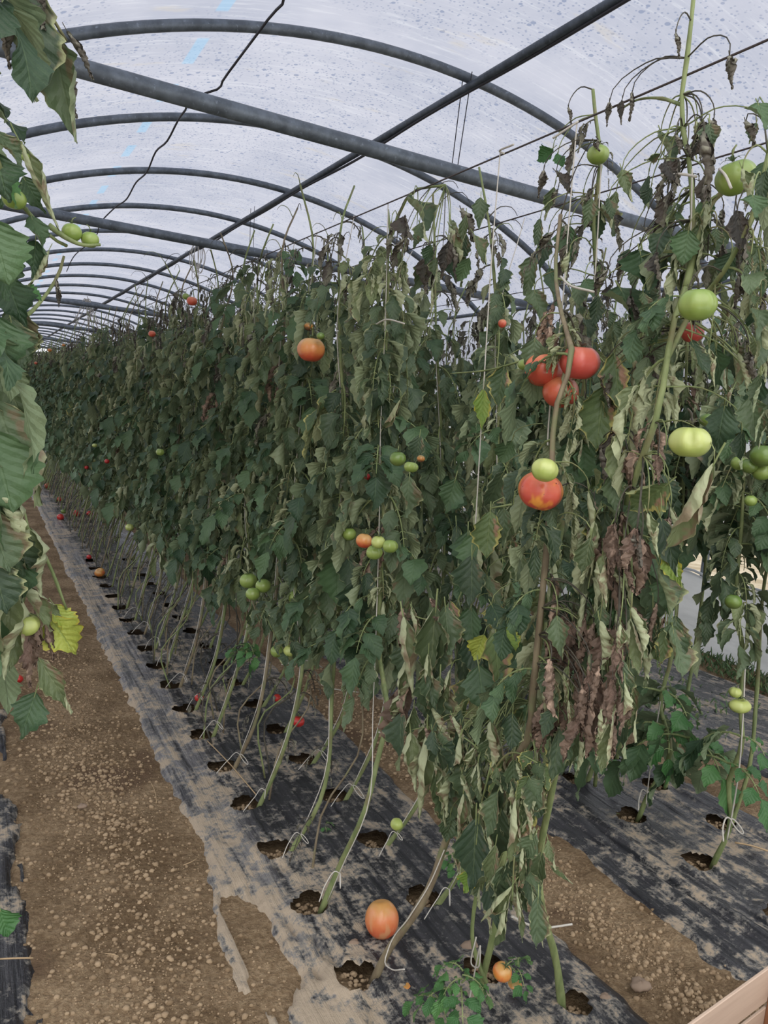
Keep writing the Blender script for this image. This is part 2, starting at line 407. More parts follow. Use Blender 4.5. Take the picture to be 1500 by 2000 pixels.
# ================================================================== THE PLACE: soil, mulch films, tunnel
HOLES = []                                     # x, y, radius of the planting holes
def hole(x, y, r=.052): HOLES.append((x, y, r))
R1Y = [1.56+.305*i for i in range(44)]
R2Y = [1.44, 1.76, 2.09, 2.41, 2.73]+[2.73+.31*i for i in range(1, 40)]
for i, y in enumerate(R1Y[:34]): hole(.93-.035, y+.02)
for i, y in enumerate(R2Y[:34]): hole(1.235-.01, y+.03)
hole(1.37, 1.28, .04)
R3Y = [1.30, 1.61, 1.93, 2.24, 2.56, 2.88]; R4Y = [1.46, 1.78, 2.10, 2.38, 2.70, 3.02]
for y in R3Y: hole(2.29-.03, y+.03)
for y in R4Y: hole(2.6-.02, y+.03)

def film_edge(y, e, s, near_amp=.0):
    y = np.asarray(y, float)
    return e+.035*(fbm(y*6, y*0+e, s, 4)-.45)+.02*(vn(y*22, y*0, s+3)-.5)
def soil_z(x, y):
    z = .030*(fbm(x*2.2, y*2.2, 3, 3)-.5)+.012*(fbm(x*16, y*16, 5, 3)-.45)+.010*np.maximum(0, vn(x*42, y*42, 9)-.55)
    return z
BEDS = [(-.50, .20, 11), (.66, 1.56, 21), (1.85, 2.83, 31), (3.16, 4.25, 41)]
def film_z(x, y, a, b, s):
    c = (a+b)/2; hw = (b-a)/2; q = np.clip(np.abs(x-c)/hw, 0, 1)
    z = .022-.010*q**4+.018*(fbm(x*2.5, y*1.6, s, 2)-.4)
    fold = fbm(x*26+2.5*vn(x*2, y*1.2, s+5), y*1.1, s+1, 2)
    amp = .010*(.35+q**2) if s != 31 else .034*(.5+q)
    z = z+amp*(fold-.5)*2*.6+.004*(vn(x*30, y*26, s+8)-.5)
    l = film_edge(y, a, s); r = film_edge(y, b, s+2)
    if s == 21: l = l-.15*np.clip((2.3-y)/1.0, 0, 1)
    dist = np.minimum(x-l, r-x)
    z = z-.045*np.clip(1-dist/.05, 0, 2.4)**1.3
    if s == 21:                                # soil washed over the path side of the film near the front
        cov = np.clip((2.5-y)/.8, 0, 1)*np.clip((1.0-x)/.40, 0, 1); q2 = fbm(x*19, y*4.6, 77, 4)
        z = z-.050*cov*np.clip((q2-.50)/.05, 0, 1)
    if s == 11:
        q2 = fbm(x*22, y*3.0, 79, 4); z = z-.05*np.clip((x-.02)/.12, 0, 1)*np.clip((q2-.44)/.06, 0, 1)
    return z

def ys(near=.014, y0=.6):
    return np.r_[np.arange(-1.2, y0, .12), np.arange(y0, 3.6, near), np.arange(3.6, 6.5, .035), np.arange(6.5, 14, .12), np.arange(14, 42.1, .6)]
# the soil
m, nt = mat('dry_soil'); N = NT(nt); P = tex(N)
c = N.mix(N.ramp(N.noise(P, 3.2, 5, .6), .35, .68), (.25,.172,.100), (.47,.345,.215))
c = N.mix(N.ramp(N.noise(P, 60, 4, .7), .38, .68), N.mix(1.0, c, (.62,.58,.55), 'MULTIPLY'), c)
c = N.mix(N.ramp(N.noise(N.mapping(P, (1,1,1), (5,2,0)), 2.1, 4, .6), .58, .68), c, (.17,.11,.068))
h = N.math('ADD', N.noise(P, 120, 4, .7), N.math('MULTIPLY', N.noise(P, 34, 3), 1.6))
N.princ(c, .95, .15, normal=N.bump(h, 1.0, .014)); M_SOIL = m
xs = []
for a, b, st in ((-1.6, -.05, .12), (-.05, 1.08, .0135), (1.08, 1.48, .05), (1.48, 1.98, .0135), (1.98, 2.74, .06), (2.74, 3.3, .02), (3.3, 5.3, .08)): xs += list(np.arange(a, b, st))
xs = np.array(xs+[5.3]); yy = ys(.0145, .9); X_, Y_ = np.meshgrid(xs, yy, indexing='ij'); Z_ = soil_z(X_, Y_)
for a, b, s in BEDS:
    ins = np.clip(np.minimum(X_-a-.07, b-.07-X_)/.06, 0, 1)
    if s == 21: ins = np.clip(np.minimum(X_-a-.07-.14*np.clip((2.6-Y_)/1, 0, 1), b-.07-X_)/.06, 0, 1)
    Z_ = Z_-.024*ins
for hx, hy, hr in HOLES:
    if hy < 6: Z_ = np.where((X_-hx)**2+(Y_-hy)**2 < (hr*1.3)**2, Z_+.006, Z_)
mb = MB(); V = np.stack([X_.ravel(), Y_.ravel(), Z_.ravel()], 1); nx, ny = X_.shape
ii, jj = np.meshgrid(np.arange(nx-1), np.arange(ny-1), indexing='ij'); a0 = (ii*ny+jj).ravel()
Fq = np.stack([a0, a0+ny, a0+ny+1, a0+1], 1); mb.add(V, Fq)
tag(obj('floor', mb.mesh('floor', [M_SOIL])), kind='structure', label='bare brown crumbly soil between the black plastic strips')

# mulch film
m, nt = mat('black_mulch_film'); N = NT(nt); P = tex(N)
st = N.noise(N.mapping(P, (34, 1.6, 4)), 1.0, 5, .65)
bl = N.noise(P, 13, 7, .72, .4); bl2 = N.noise(N.mapping(P, (1,1,1), (9,4,0)), 46, 5, .75); lg = N.noise(N.mapping(P, (1.6, 1, 1), (2,7,0)), 2.6, 3, .6)
film = N.mix(N.ramp(st, .35, .75), (.012,.012,.015), (.060,.058,.064))
dust = N.math('ADD', N.math('MULTIPLY', bl, .42), N.math('ADD', N.math('MULTIPLY', bl2, .26), N.math('ADD', N.math('MULTIPLY', st, .20), N.math('MULTIPLY', lg, .30))))
sepx = N.n('ShaderNodeSeparateXYZ'); nt.links.new(P, sepx.inputs[0])
edge = N.math('MULTIPLY', N.math('MULTIPLY', N.ramp(sepx.outputs[0], 1.02, .62), N.ramp(sepx.outputs[0], .35, .45)), .045)        # the trodden side next to the path is dustier
front = N.math('MULTIPLY', N.ramp(sepx.outputs[1], 2.6, 1.3), N.math('MULTIPLY', N.math('MULTIPLY', N.ramp(sepx.outputs[0], 1.3, .7), N.ramp(sepx.outputs[0], .35, .45)), .07))
dd = N.math('ADD', dust, N.math('ADD', edge, front))
grey = N.ramp(dd, .575, .635); tan = N.ramp(dd, .610, .67)
side = N.math('MULTIPLY', N.math('MULTIPLY', N.ramp(sepx.outputs[0], .90, .82), N.ramp(sepx.outputs[0], .40, .45)), N.ramp(st, .28, .62))
film = N.mix(N.math('MULTIPLY', side, .85), film, (.20,.19,.195))  # grey sheen along the path side, painted into the film colour
c = N.mix(N.math('MULTIPLY', grey, .75), film, (.24,.225,.20)); c = N.mix(N.math('MULTIPLY', tan, .85), c, (.42,.33,.235))
ro = N.math('ADD', .25, N.math('MULTIPLY', N.math('MAXIMUM', grey, tan), .5))
h = N.math('ADD', N.math('MULTIPLY', st, 1.6), N.math('MULTIPLY', bl2, .7))
N.princ(c, ro, .5, normal=N.bump(h, .7, .012)); M_FILM = m
def film(a, b, s, near, label, xst, y0=.8):
    x = np.arange(a-.10, b+.10, xst); y = ys(near, y0); X, Y = np.meshgrid(x, y, indexing='ij'); Z = film_z(X, Y, a, b, s)
    nx, ny = X.shape; ii, jj = np.meshgrid(np.arange(nx-1), np.arange(ny-1), indexing='ij')
    cx = X[:-1, :-1]+xst/2; cy = Y[:-1, :-1]+np.diff(Y, axis=1)[:-1, :]/2; keep = np.ones(cx.shape, bool); q = film_edge(cy, a, s)
    for hx, hy, hr in HOLES:
        if not (a < hx < b) or hy > 7: continue
        an = np.arctan2(cy-hy, cx-hx); rr = hr*(1+.12*np.sin(an*3+hy*9)+.05*np.sin(an*7+hx*5))*.93
        d = np.hypot(cx-hx, cy-hy); keep &= d > rr
        dv = np.hypot(X-hx, Y-hy)+1e-9; av = np.arctan2(Y-hy, X-hx); rv = hr*(1+.12*np.sin(av*3+hy*9)+.05*np.sin(av*7+hx*5)); mv = (dv < rv) & (dv > rv*.62)
        X = np.where(mv, hx+(X-hx)/dv*rv, X); Y = np.where(mv, hy+(Y-hy)/dv*rv, Y); Z = Z+.012*np.exp(-((dv-hr*1.1)/.018)**2)*(dv < .15)
    keep &= Z[:-1, :-1] > -.045
    a0 = (ii*ny+jj)[keep]; mb = MB(); mb.add(np.stack([X.ravel(), Y.ravel(), Z.ravel()], 1), np.stack([a0, a0+ny, a0+ny+1, a0+1], 1))
    tag(obj('mulch_film', mb.mesh('mulch_film', [M_FILM])), label, 'plastic sheet')
film(-.50, .20, 11, .03, 'black plastic mulch film at the foot of the wilted plant on the path edge', .02)
film(.66, 1.56, 21, .0135, 'dusty black plastic mulch film with planting holes under the main tomato row', .0135)
film(1.85, 2.83, 31, .0135, 'wrinkled black plastic mulch film beyond the soil strip behind the main row', .0135)
film(3.16, 4.25, 41, .05, 'black plastic mulch film closest to the white side skirt', .03)

# loose clods and stones
_ic = None
def clod(mb, p, r, rs, mi=0):
    v = []; ph = rs.random()*6
    for (t, n) in ((.5, 5), (1.15, 6), (2.0, 6)):
        for k in range(n):
            a = 2*PI*k/n+ph+t; q = r*rs.uniform(.78, 1.15); v.append((p[0]+q*math.sin(t)*math.cos(a), p[1]+q*math.sin(t)*math.sin(a)*.85, p[2]+q*math.cos(t)*.65))
    v.append((p[0], p[1], p[2]+r*.6)); f = [(17, k, (k+1) % 5, (k+1) % 5) for k in range(5)]
    f += [(k, 5+k, 5+(k+1) % 6, (k+1) % 5) for k in range(5)]+[(0, 10, 5, 5)]
    f += [(5+k, 11+k, 11+(k+1) % 6, 5+(k+1) % 6) for k in range(6)]; mb.add(v, f, lr=rs.random(), mi=mi)
m, nt = mat('soil_clod'); N = NT(nt); P = tex(N)
lr = N.n('ShaderNodeAttribute', attribute_name='lr').outputs['Fac']
N.princ(N.mix(N.noise(P, 90, 3), N.mix(lr, (.20,.137,.080), (.36,.262,.165)), N.mix(lr, (.24,.17,.105), (.43,.32,.21))), .95, .12); M_CLOD = m
rs = random.Random(3); mb = MB()
for i in range(11000):
    y = .9+3.6*rs.random()**1.5; x = rs.choice((rs.gauss(.42, .13), rs.gauss(.42, .16), rs.gauss(1.70, .07)))
    r = .0026+.0078*rs.random()**4
    clod(mb, (x, y, float(soil_z(x, y))+r*.15), r, rs)
for (px, py, w_, n_) in ((200, 1560, 90, 260), (110, 1500, 60, 120), (640, 1400, 60, 160), (760, 1450, 40, 100), (1250, 1850, 80, 160)):
    c0 = onz(px, py)
    for k in range(n_):
        x = c0[0]+rs.gauss(0, .07); y = c0[1]+rs.gauss(0, .22); r = rs.uniform(.004, .011); clod(mb, (x, y, float(soil_z(x, y))+r*.2), r, rs)
tag(obj('soil_clods', mb.mesh('soil_clods', [M_CLOD])), 'small brown clods and crumbs of soil strewn over the bare soil', 'soil', kind='stuff')
mb = MB()
for hx, hy, hr in HOLES:
    if hy > 5: continue
    for k in range(46):
        a = rs.random()*2*PI; q = hr*math.sqrt(rs.random())*.95; r = rs.uniform(.004, .0095)
        clod(mb, (hx+q*math.cos(a), hy+q*math.sin(a), -.012+.5*r+rs.random()*.006), r, rs)
tag(obj('hole_soil_crumbs', mb.mesh('hole_soil_crumbs', [M_CLOD])), 'loose soil crumbs filling the planting holes in the black film', 'soil', kind='stuff')
M_STONE = plain('tan_stone', (.26,.19,.14), .85, .25, var=.25, scale=20)
for px, py, r, lb in ((917, 1862, .022, 'flat pinkish stone on the black film beside the green stem'), (1180, 1962, .013, 'small rounded tan stone on the film under the last front plant'),
                      (1248, 1938, .024, 'flat pale clod half buried in soil near the crate'),
                      (690, 1855, .012, 'brown dirt lump on the film in front of the big orange tomato'), (160, 1586, .014, 'rounded pale pebble on the path soil')):
    c0 = onz(px, py); mb = MB(); cc = random.Random(px)
    t = np.linspace(0, PI, 9); V = []
    for a in t:
        for k in range(14):
            b = 2*PI*k/14; q = r*(1+.12*math.sin(3*b+px)+.08*math.cos(5*b+a*3)); V.append((q*math.sin(a)*math.cos(b)*1.2, q*math.sin(a)*math.sin(b), q*math.cos(a)*.5))
    mb.add(V, [(a_, b_, c_, d_) for a_, b_, c_, d_ in quads(9, 14, True)])
    tag(obj('stone', mb.mesh('stone', [M_STONE]), None, (c0[0], c0[1], .022)), lb, 'stone')
M_STRAW = plain('dry_straw', (.42,.30,.18), .8, .2)
def straw(px, py, qx, qy, r, lb, z=.028):
    a = onz(px, py, z); b = onz(qx, qy, z); mb = MB(); mid = (a+b)/2+np.array([.004, -.006, .004])
    tube(mb, smooth_path([a, mid, b], 8)-a, [r]*8, 5)
    tag(obj('dry_stalk', mb.mesh('dry_stalk', [M_STRAW]), None, a), lb, 'stalk')
straw(1435, 1645, 1500, 1662, .0035, 'orange dry stalk lying on film at the right-hand picture edge')
straw(0, 1873, 64, 1871, .0022, 'pale dry stalk on the black film of the path edge plant', .06)
straw(294, 1527, 306, 1568, .0012, 'thin curved straw on the path soil beside the film')
straw(358, 1690, 384, 1677, .0016, 'short pale straw on the dusty film edge')
straw(398, 1440, 500, 1552, .0022, 'long dry stalk lying across the film among plant bases')
straw(205, 1862, 232, 1868, .0013, 'short straw on the bare path soil near the front')

# ------------------------------------------------------------------ the tunnel
ZC, RC, XC = 3.43-4.45, 4.45, 2.2
def prof(n=40, off=0.0, leg=0.0):
    pts = []; R = RC+off
    am = math.asin(2.55/RC)
    for a in np.linspace(-am, am, n): pts.append((XC+R*math.sin(a), ZC+R*math.cos(a)))
    x1, z1 = pts[-1]; ex = 2.85+off; ts = [(XC+ex-.02, z1-.35), (XC+ex, z1-.7), (XC+ex, 1.2), (XC+ex, leg)]
    right = [(x1*(1-.0), z1)]+ts
    left = [(2*XC-x, z) for x, z in ts][::-1]
    return left+pts+ts
def arch(y, r, label, group=None):
    P = [(x, y, z) for x, z in prof(40, 0, -.15)]
    mb = MB(); P = smooth_path(P, 90); tube(mb, P-np.array([XC, y, 0]), r, 10)
    t = tag(obj('roof_arch', mb.mesh('roof_arch', [M_STEEL]), None, (XC, y, 0)), label, 'arch', group)
AY = [-.5, 1.0, 2.5]+[4+1.5*i for i in range(26)]
an = {3: 'nearest full steel arch crossing the roof in view', 4: 'second steel arch of the roof, thin and grey', 5: 'third steel arch of the roof, in front of the second cross bar', 6: 'fourth steel arch of the roof',
      7: 'fifth steel arch of the roof, beyond the second cross bar', 8: 'sixth steel arch of the roof'}
for i, y in enumerate(AY):
    if i in (0, 2): continue
    arch(y, .027 if i > 2 else .027, an.get(i, (ORD+['thirteenth', 'fourteenth'])[i-3]+' steel arch of the roof, counted from the camera' if 8 < i < 17 else 'thin grey steel arch far down the tunnel roof' if i > 8 else 'steel arch at the tunnel front, left open to let in more light'), 'far roof arches' if i > 16 else None)
def pipe(p0, p1, r, name, label, cat='pipe', group=None, m=None, seg=12, sag=0):
    p0 = np.array(p0, float); p1 = np.array(p1, float); mb = MB(); n = 24; t = np.linspace(0, 1, n)[:, None]
    P = p0*(1-t)+p1*t; P[:, 2] -= sag*np.sin(PI*t[:, 0]); tube(mb, P-p0, r, seg)
    return tag(obj(name, mb.mesh(name, [m or M_STEEL]), None, p0), label, cat, group)
zr = ZC+math.sqrt(RC**2-(2.46-XC)**2)
rp = pipe((2.46, .9, zr-.055), (2.46, 41, zr-.055), .024, 'ridge_pipe', 'dark steel pipe running the length of the roof under the arches', m=M_STEELD)
mb = MB(); t = np.linspace(0, 40, 260); tube(mb, np.stack([.004+.010*np.sin(t*3.1), t, -.030-.006*np.sin(t*1.7)], 1), .009, 6)
obj('cable', mb.mesh('cable', [M_CABLE]), rp)['label'] = 'black cable strapped under the pipe'
for i, (y, lb, g) in enumerate(((3.18, 'thick galvanised cross bar nearest to the camera', None), (5.84, 'second galvanised cross bar across the tunnel', None), (11.4, 'third galvanised cross bar across the tunnel', None),
                 (16.0, 'fourth cross bar, far down the tunnel', None), (20.7, 'fifth thin cross bar, far down the tunnel', None), (25.5, 'hardly visible cross bar at the far end', 'last cross bars'), (30.3, 'hardly visible cross bar at the far end', 'last cross bars'))):
    dx = math.sqrt(RC**2-(2.6-ZC)**2)
    pipe((XC-dx+.02, y, 2.6), (XC+dx-.02, y, 2.6), .034, 'cross_bar', lb, 'pipe', g, seg=16)
for sx in (-1, 1):
    pipe((XC+sx*2.52, .9, 2.63), (XC+sx*2.52, 41, 2.63), .02, 'side_pipe', 'steel pipe along the '+('wall' if sx > 0 else 'path')+' side holding the cross bar ends')

# roof film
m, nt = mat('milky_roof_film'); N = NT(nt); P = tex(N)
sp = N.n('ShaderNodeSeparateXYZ'); nt.links.new(P, sp.inputs[0])
vo = N.n('ShaderNodeTexVoronoi'); nt.links.new(P, vo.inputs['Vector']); vo.inputs['Scale'].default_value = 20; vo.inputs['Randomness'].default_value = 1
sz = N.n('ShaderNodeSeparateColor'); nt.links.new(vo.outputs['Color'], sz.inputs[0])
drop = N.ramp(N.math('SUBTRACT', vo.outputs['Distance'], N.math('MULTIPLY', sz.outputs[0], .30)), .03, -.03)
drop = N.math('MULTIPLY', drop, N.math('GREATER_THAN', sz.outputs[1], .25))
vo2 = N.n('ShaderNodeTexVoronoi'); nt.links.new(P, vo2.inputs['Vector']); vo2.inputs['Scale'].default_value = 42
drop2 = N.math('MULTIPLY', N.ramp(vo2.outputs['Distance'], .30, .2), .8)
zone = N.ramp(N.noise(P, .9, 3), .34, .50)
dr = N.math('MULTIPLY', N.math('MAXIMUM', drop, drop2), zone)
scr = N.noise(N.mapping(P, (3.0, 34, 3), rot=(0, 0, .10)), 1.0, 4, .7)
cl = N.noise(P, 1.3, 4, .6)
base = N.mix(N.ramp(cl, .3, .7), (.36,.375,.44), (.45,.455,.51))
base = N.mix(N.math('MULTIPLY', N.ramp(scr, .5, .72), .55), base, (.56,.57,.60))
base = N.mix(N.math('MULTIPLY', dr, .8), base, (.20,.235,.33))
dirt = N.math('MULTIPLY', N.ramp(N.noise(N.mapping(P, (1.5, 5, 1.5)), 1.3, 4, .6), .60, .72), .38)
base = N.mix(dirt, base, (.50,.45,.37))
yy_ = N.math('PINGPONG', sp.outputs[1], .34)
band = N.math('MULTIPLY', N.ramp(N.math('ABSOLUTE', N.math('SUBTRACT', sp.outputs[0], 1.0)), .036, .026), N.ramp(yy_, .15, .18))
base = N.mix(N.math('MULTIPLY', band, .5), base, (.24,.46,.64))
tr = N.n('ShaderNodeBsdfTranslucent'); nt.links.new(base, tr.inputs[0])
bp = N.bump(N.math('ADD', N.noise(N.mapping(P, (2, 9, 2)), 1.0, 4), N.math('MULTIPLY', dr, .4)), .3, .02)
gl = N.princ(N.mix(1.0, base, (.5,.5,.5), 'MULTIPLY'), .3, .4, normal=bp, out=False)
mx = N.n('ShaderNodeMixShader'); mx.inputs[0].default_value = .16; nt.links.new(tr.outputs[0], mx.inputs[1]); nt.links.new(gl, mx.inputs[2]); nt.links.new(bp, tr.inputs['Normal'])
N.out(mx.outputs[0]); M_ROOF = m
pr = [p for p in prof(44, .034, 1.45)]
pr = [(x, max(z, 1.5)) for x, z in pr if z >= 1.2]
Yv = np.arange(.9, 41.6, .25); V = []  # film cut short at the front so open sky lights the near plants
for x, z in pr:
    for y in Yv:
        k = abs(((y-4)/1.5) % 1-.5)*2        # taut on the arches, slack between them
        V.append((x+(XC-x)*.004*(1-k), y, z-.012*(1-k)+.006*(fbm(np.array(x*2.), np.array(y*2.), 5)-.5)))
mb = MB(); mb.add(V, quads(len(pr), len(Yv)))
tag(obj('ceiling', mb.mesh('ceiling', [M_ROOF])), 'milky plastic roof of the tunnel, beaded with drops', kind='structure')

# side skirts, outside ground, neighbouring tunnel, trees beyond the end
m, nt = mat('white_skirt_film'); N = NT(nt); P = tex(N)
c = N.mix(N.ramp(N.noise(N.mapping(P, (1, 1.2, 5)), 2, 4), .3, .7), (.52,.54,.56), (.66,.68,.70)); tr = N.n('ShaderNodeBsdfTranslucent'); nt.links.new(c, tr.inputs[0])
g_ = N.princ(c, .4, .4, normal=N.bump(N.noise(N.mapping(P, (1, 2, 6)), 2, 4), .3, .03), out=False); mx = N.n('ShaderNodeMixShader'); mx.inputs[0].default_value = .5
nt.links.new(g_, mx.inputs[1]); nt.links.new(tr.outputs[0], mx.inputs[2]); N.out(mx.outputs[0]); M_SKIRT = m
for sx, nm in ((1, 'wall_right'), (-1, 'wall_left')):
    Ys = np.arange(.9, 41.6, .08 if sx > 0 else .5); Zs = np.array([-.06, .1, .25, .4, .5, .53, .545]); V = []
    for k, z in enumerate(Zs):
        for y in Ys:
            w = .02*(vn(np.array(y*3.), np.array(z*6.), 4)-.5); V.append((XC+(2.44 if sx > 0 else -2.80)+sx*float(w)+(0 if k < 5 else -sx*.02*(k-4)), y, z+(.012*math.sin(y*5)+.008*math.sin(y*17) if k > 3 else 0)))
    mb = MB(); mb.add(V, quads(len(Zs), len(Ys)))
    wl = obj(nm, mb.mesh(nm, [M_SKIRT])); tag(wl, 'low white plastic skirt along the tunnel side', kind='structure')
    mb = MB(); t = np.linspace(.9, 41.5, 300); tube(mb, np.stack([t*0+XC+(2.43 if sx > 0 else -2.79), t, .55+.012*np.sin(t*5)+.008*np.sin(t*17)], 1), .010, 6)
    obj('hem', mb.mesh('hem', [M_SKIRT]), wl)
m, nt = mat('dry_outside_ground'); N = NT(nt); P = tex(N)
N.princ(N.mix(N.ramp(N.noise(P, 2.5, 5, .65), .35, .65), (.36,.29,.19), (.58,.50,.37)), .95, .1, normal=N.bump(N.noise(P, 25, 4), .6, .03))
for sx, nm in ((1, 'ground_right'), (-1, 'ground_left')):
    mb = MB(); x0, x1 = (4.7, 60) if sx > 0 else (-60, -.64); X, Y = np.meshgrid(np.linspace(x0, x1, 40), np.linspace(-30, 90, 60), indexing='ij')
    mb.add(np.stack([X.ravel(), Y.ravel(), (.03*(vn(X, Y, 2)-.5)).ravel()], 1), quads(40, 60)); tag(obj(nm, mb.mesh(nm, [m])), 'dry pale ground outside the tunnel', kind='structure')
mb = MB(); X, Y = np.meshgrid(np.linspace(-.64, 5.04, 8), np.linspace(41.8, 90, 20), indexing='ij'); mb.add(np.stack([X.ravel(), Y.ravel(), X.ravel()*0], 1), quads(8, 20))
tag(obj('ground_far', mb.mesh('ground_far', [m])), 'pale ground beyond the open tunnel end', kind='structure')
mb = MB(); V = []; a = np.linspace(0, PI, 20); Ys = np.linspace(-6, 42, 33)
for t in a:
    for y in Ys: V.append((14.6-3.6*math.cos(t), y, 2.9*math.sin(t)**.8))
mb.add(V, quads(20, 33)); nb = tag(obj('neighbouring_tunnel', mb.mesh('neighbouring_tunnel', [M_SKIRT])), 'neighbouring white plastic tunnel glimpsed through the side opening', 'greenhouse')
for i in range(12):
    y = -5+i*4; mb = MB(); tube(mb, [(14.6-3.63*math.cos(t), y, 2.93*math.sin(t)**.8) for t in np.linspace(0, PI, 30)], .03, 6); obj('arch', mb.mesh('arch', [M_STEEL]), nb)
def tree(x, y, h, lb):
    t = empty('distant_tree', (x, y, 0), lb, 'tree', 'trees beyond the tunnel end'); r = random.Random(int(x*7+y)); mb = MB()
    tube(mb, [(0, 0, 0), (.1, 0, h*.3), (0, .1, h*.6)], [.18, .13, .06], 6); obj('trunk', mb.mesh('trunk', [M_STEMD]), t); mb = MB()
    for k in range(520):
        u = r.random()*2*PI; v = math.acos(r.uniform(-1, 1)); q = r.random()**.4; p = np.array([q*math.sin(v)*math.cos(u)*h*.34, q*math.sin(v)*math.sin(u)*h*.34, h*.58+q*math.cos(v)*h*.42])
        d = _n(np.array([r.gauss(0, 1), r.gauss(0, 1), r.gauss(0, .6)])); e = _n(np.cross(d, [r.random(), .3, 1])); s_ = r.uniform(.14, .3)
        mb.add([p-d*s_, p+e*s_*.5, p+d*s_, p-e*s_*.5], [(0, 1, 2, 3)], lr=r.random())
    tag(obj('crown', mb.mesh('crown', [ML['fresh']]), t), kind='stuff')
for i, (x, y, h) in enumerate(((-4, 52, 5), (-1.2, 50, 4.2), (1.8, 53, 4.6), (4.6, 51, 4.0), (8, 54, 5.2), (-8, 50, 5.5))): tree(x, y, h, 'leafy green tree standing beyond the far open end of the tunnel')
# weeds along the right skirt
def weeds(x0, x1, y0, y1, n, h, seed, label):
    r = random.Random(seed); mb = MB()
    for k in range(n):
        x = r.uniform(x0, x1); y = r.uniform(y0, y1); p = np.array([x, y, 0.]); hh = h*r.uniform(.3, 1)
        d = _n(np.array([r.gauss(0, .5), r.gauss(0, .5), .9])); e = _n(np.cross(d, [0, 1, .2])); w_ = r.uniform(.004, .012)
        mb.add([p-e*w_*.4, p+d*hh*.5-e*w_, p+d*hh*.8+np.array([0, 0, -.01]), p+d*hh*.5+e*w_], [(0, 1, 2, 3)], lr=r.random(), mi=0 if r.random() < .7 else 1)
    tag(obj('weeds', mb.mesh('weeds', [ML['fresh'], ML['yellow']])), label, 'weeds', kind='stuff')
weeds(4.22, 4.56, 1.5, 9, 4200, .14, 4, 'low green and yellowing weeds at the foot of the white side skirt')
# ================================================================== PLANTS
def lean_path(x0, y0, xt, seed, top=2.15, k=1.0):
    r = random.Random(seed); j = lambda a: r.uniform(-a, a); dx = xt-x0
    return [(x0, y0, -.01), (x0+.42*dx+j(.015), y0-.08*k+j(.02), .26+j(.04)), (x0+.75*dx+j(.02), y0-.04*k+j(.02), .58+j(.05)), (x0+.88*dx+j(.03), y0+.10*k+j(.03), .95+j(.06)),
            (xt+j(.03), y0+.18*k+j(.04), 1.4), (xt+j(.03), y0+.25*k+j(.04), 1.8), (xt+j(.03), y0+.30*k+j(.03), top-.06), (xt+j(.07), y0+.33*k+j(.08), top+.05+r.random()*.08)]
def plant(x0, y0, path, label, nl, near=0, z0=.66, z1=2.1, r0=.0085, sm=None, sc=1.0, group=None, nst=40):
    t = empty('tomato_plant', (x0, y0, 0), label, 'plant', group)
    _, P = stem_part(t, path, r0, .0035, sm, n=nst, seg=8 if nst > 30 else 5)
    clothe(t, P, nl, z0, z1, near, sc)
    return t, P
def stalk(t, pts, r0=.0024, r1=.0009, m=None, name='leaf_stalk', n=9, seg=5):
    mb = MB(); tube(mb, smooth_path(pts, n)-np.array(t.location), np.linspace(r0, r1, n), seg); return obj(name, mb.mesh(name, [m or M_STEM]), t)
def wisps(t, P, n, seed):
    r = random.Random(seed)                                               # bare withered side shoots at the top
    for k in range(n):
        i = r.randrange(int(len(P)*.82), len(P)); p = P[i]; a = r.random()*6.28; L = r.uniform(.06, .14)
        q = [p, p+np.array([math.cos(a)*L*.4, math.sin(a)*L*.4, L*.4]), p+np.array([math.cos(a)*L*.8, math.sin(a)*L*.8, L*.4]), p+np.array([math.cos(a)*L, math.sin(a)*L, L*.15])]
        stalk(t, q, .0022, .0008, M_STEMD if (seed+k) % 2 else M_STEM, 'shoot', 8, 4)

# ---- low detail foliage for the far plants
LOW = {k: [compound(k, 500+i*13, .4)[0] for i in range(2)] for k in ('fresh', 'limp', 'pale', 'dark', 'brown', 'wisp')}
FM = [ML['fresh'], ML['limp'], ML['pale'], ML['dark'], ML['brown'], M_STEM]; FK = {'fresh': 0, 'limp': 1, 'pale': 2, 'dark': 3, 'wisp': 3, 'brown': 4}
def far_mesh(seed, n, z0=.66):
    r = random.Random(seed); mb = MB(); yaw = r.random()*6
    for k in range(n):
        z = z0+(2.16-z0)*(k+r.random())/n; yaw += 2.4+r.uniform(-.5, .5); q = r.random()
        if z > 1.92: kd = 'dark' if q < .34 else 'wisp' if q < .55 else 'pale' if q < .85 else 'limp'
        elif z > 1.6: kd = 'pale' if q < .28 else 'limp' if q < .62 else 'fresh' if q < .9 else 'dark'
        else: kd = 'fresh' if q < .52 else 'limp' if q < .93 else 'pale'
        src = r.choice(LOW[kd]); s = r.uniform(.9, 1.3); c, sn = math.cos(yaw)*s, math.sin(yaw)*s
        off = np.array([.06*(z/2)+r.uniform(-.04, .04), .10*z+r.uniform(-.1, .1), z]); lr = r.random()
        for v, f, uv, l, mi in zip(src.v, src.f, src.uv, src.lr, src.mi):
            R = np.array([[c, -sn, 0], [sn, c, 0], [0, 0, s]]); base = int(f.min())
            mb.add(v @ R.T+off, f-base, uv, float(l[0]*.5+lr*.5), FK[kd] if mi[0] == 0 else 5)
    return mb.mesh('foliage', FM)
FARM = [far_mesh(60+i, 44) for i in range(6)]
LOWM = [far_mesh(80+i, 24, .7) for i in range(3)]
def far_stem(seed, dx):
    mb = MB(); tube(mb, smooth_path(lean_path(0, 0, dx, seed), 16), np.linspace(.009, .004, 16), 5); r = random.Random(seed)
    for k in range(4): a_ = r.uniform(-1, 1); tube(mb, smooth_path([(a_*.08, r.uniform(-.15, .15), .02), (.05+a_*.05, .05, .2), (.1, r.uniform(-.1, .1), .45), (.12, a_*.1, .75)], 8), .004, 4)
    return mb.mesh('stem', [M_STEM])
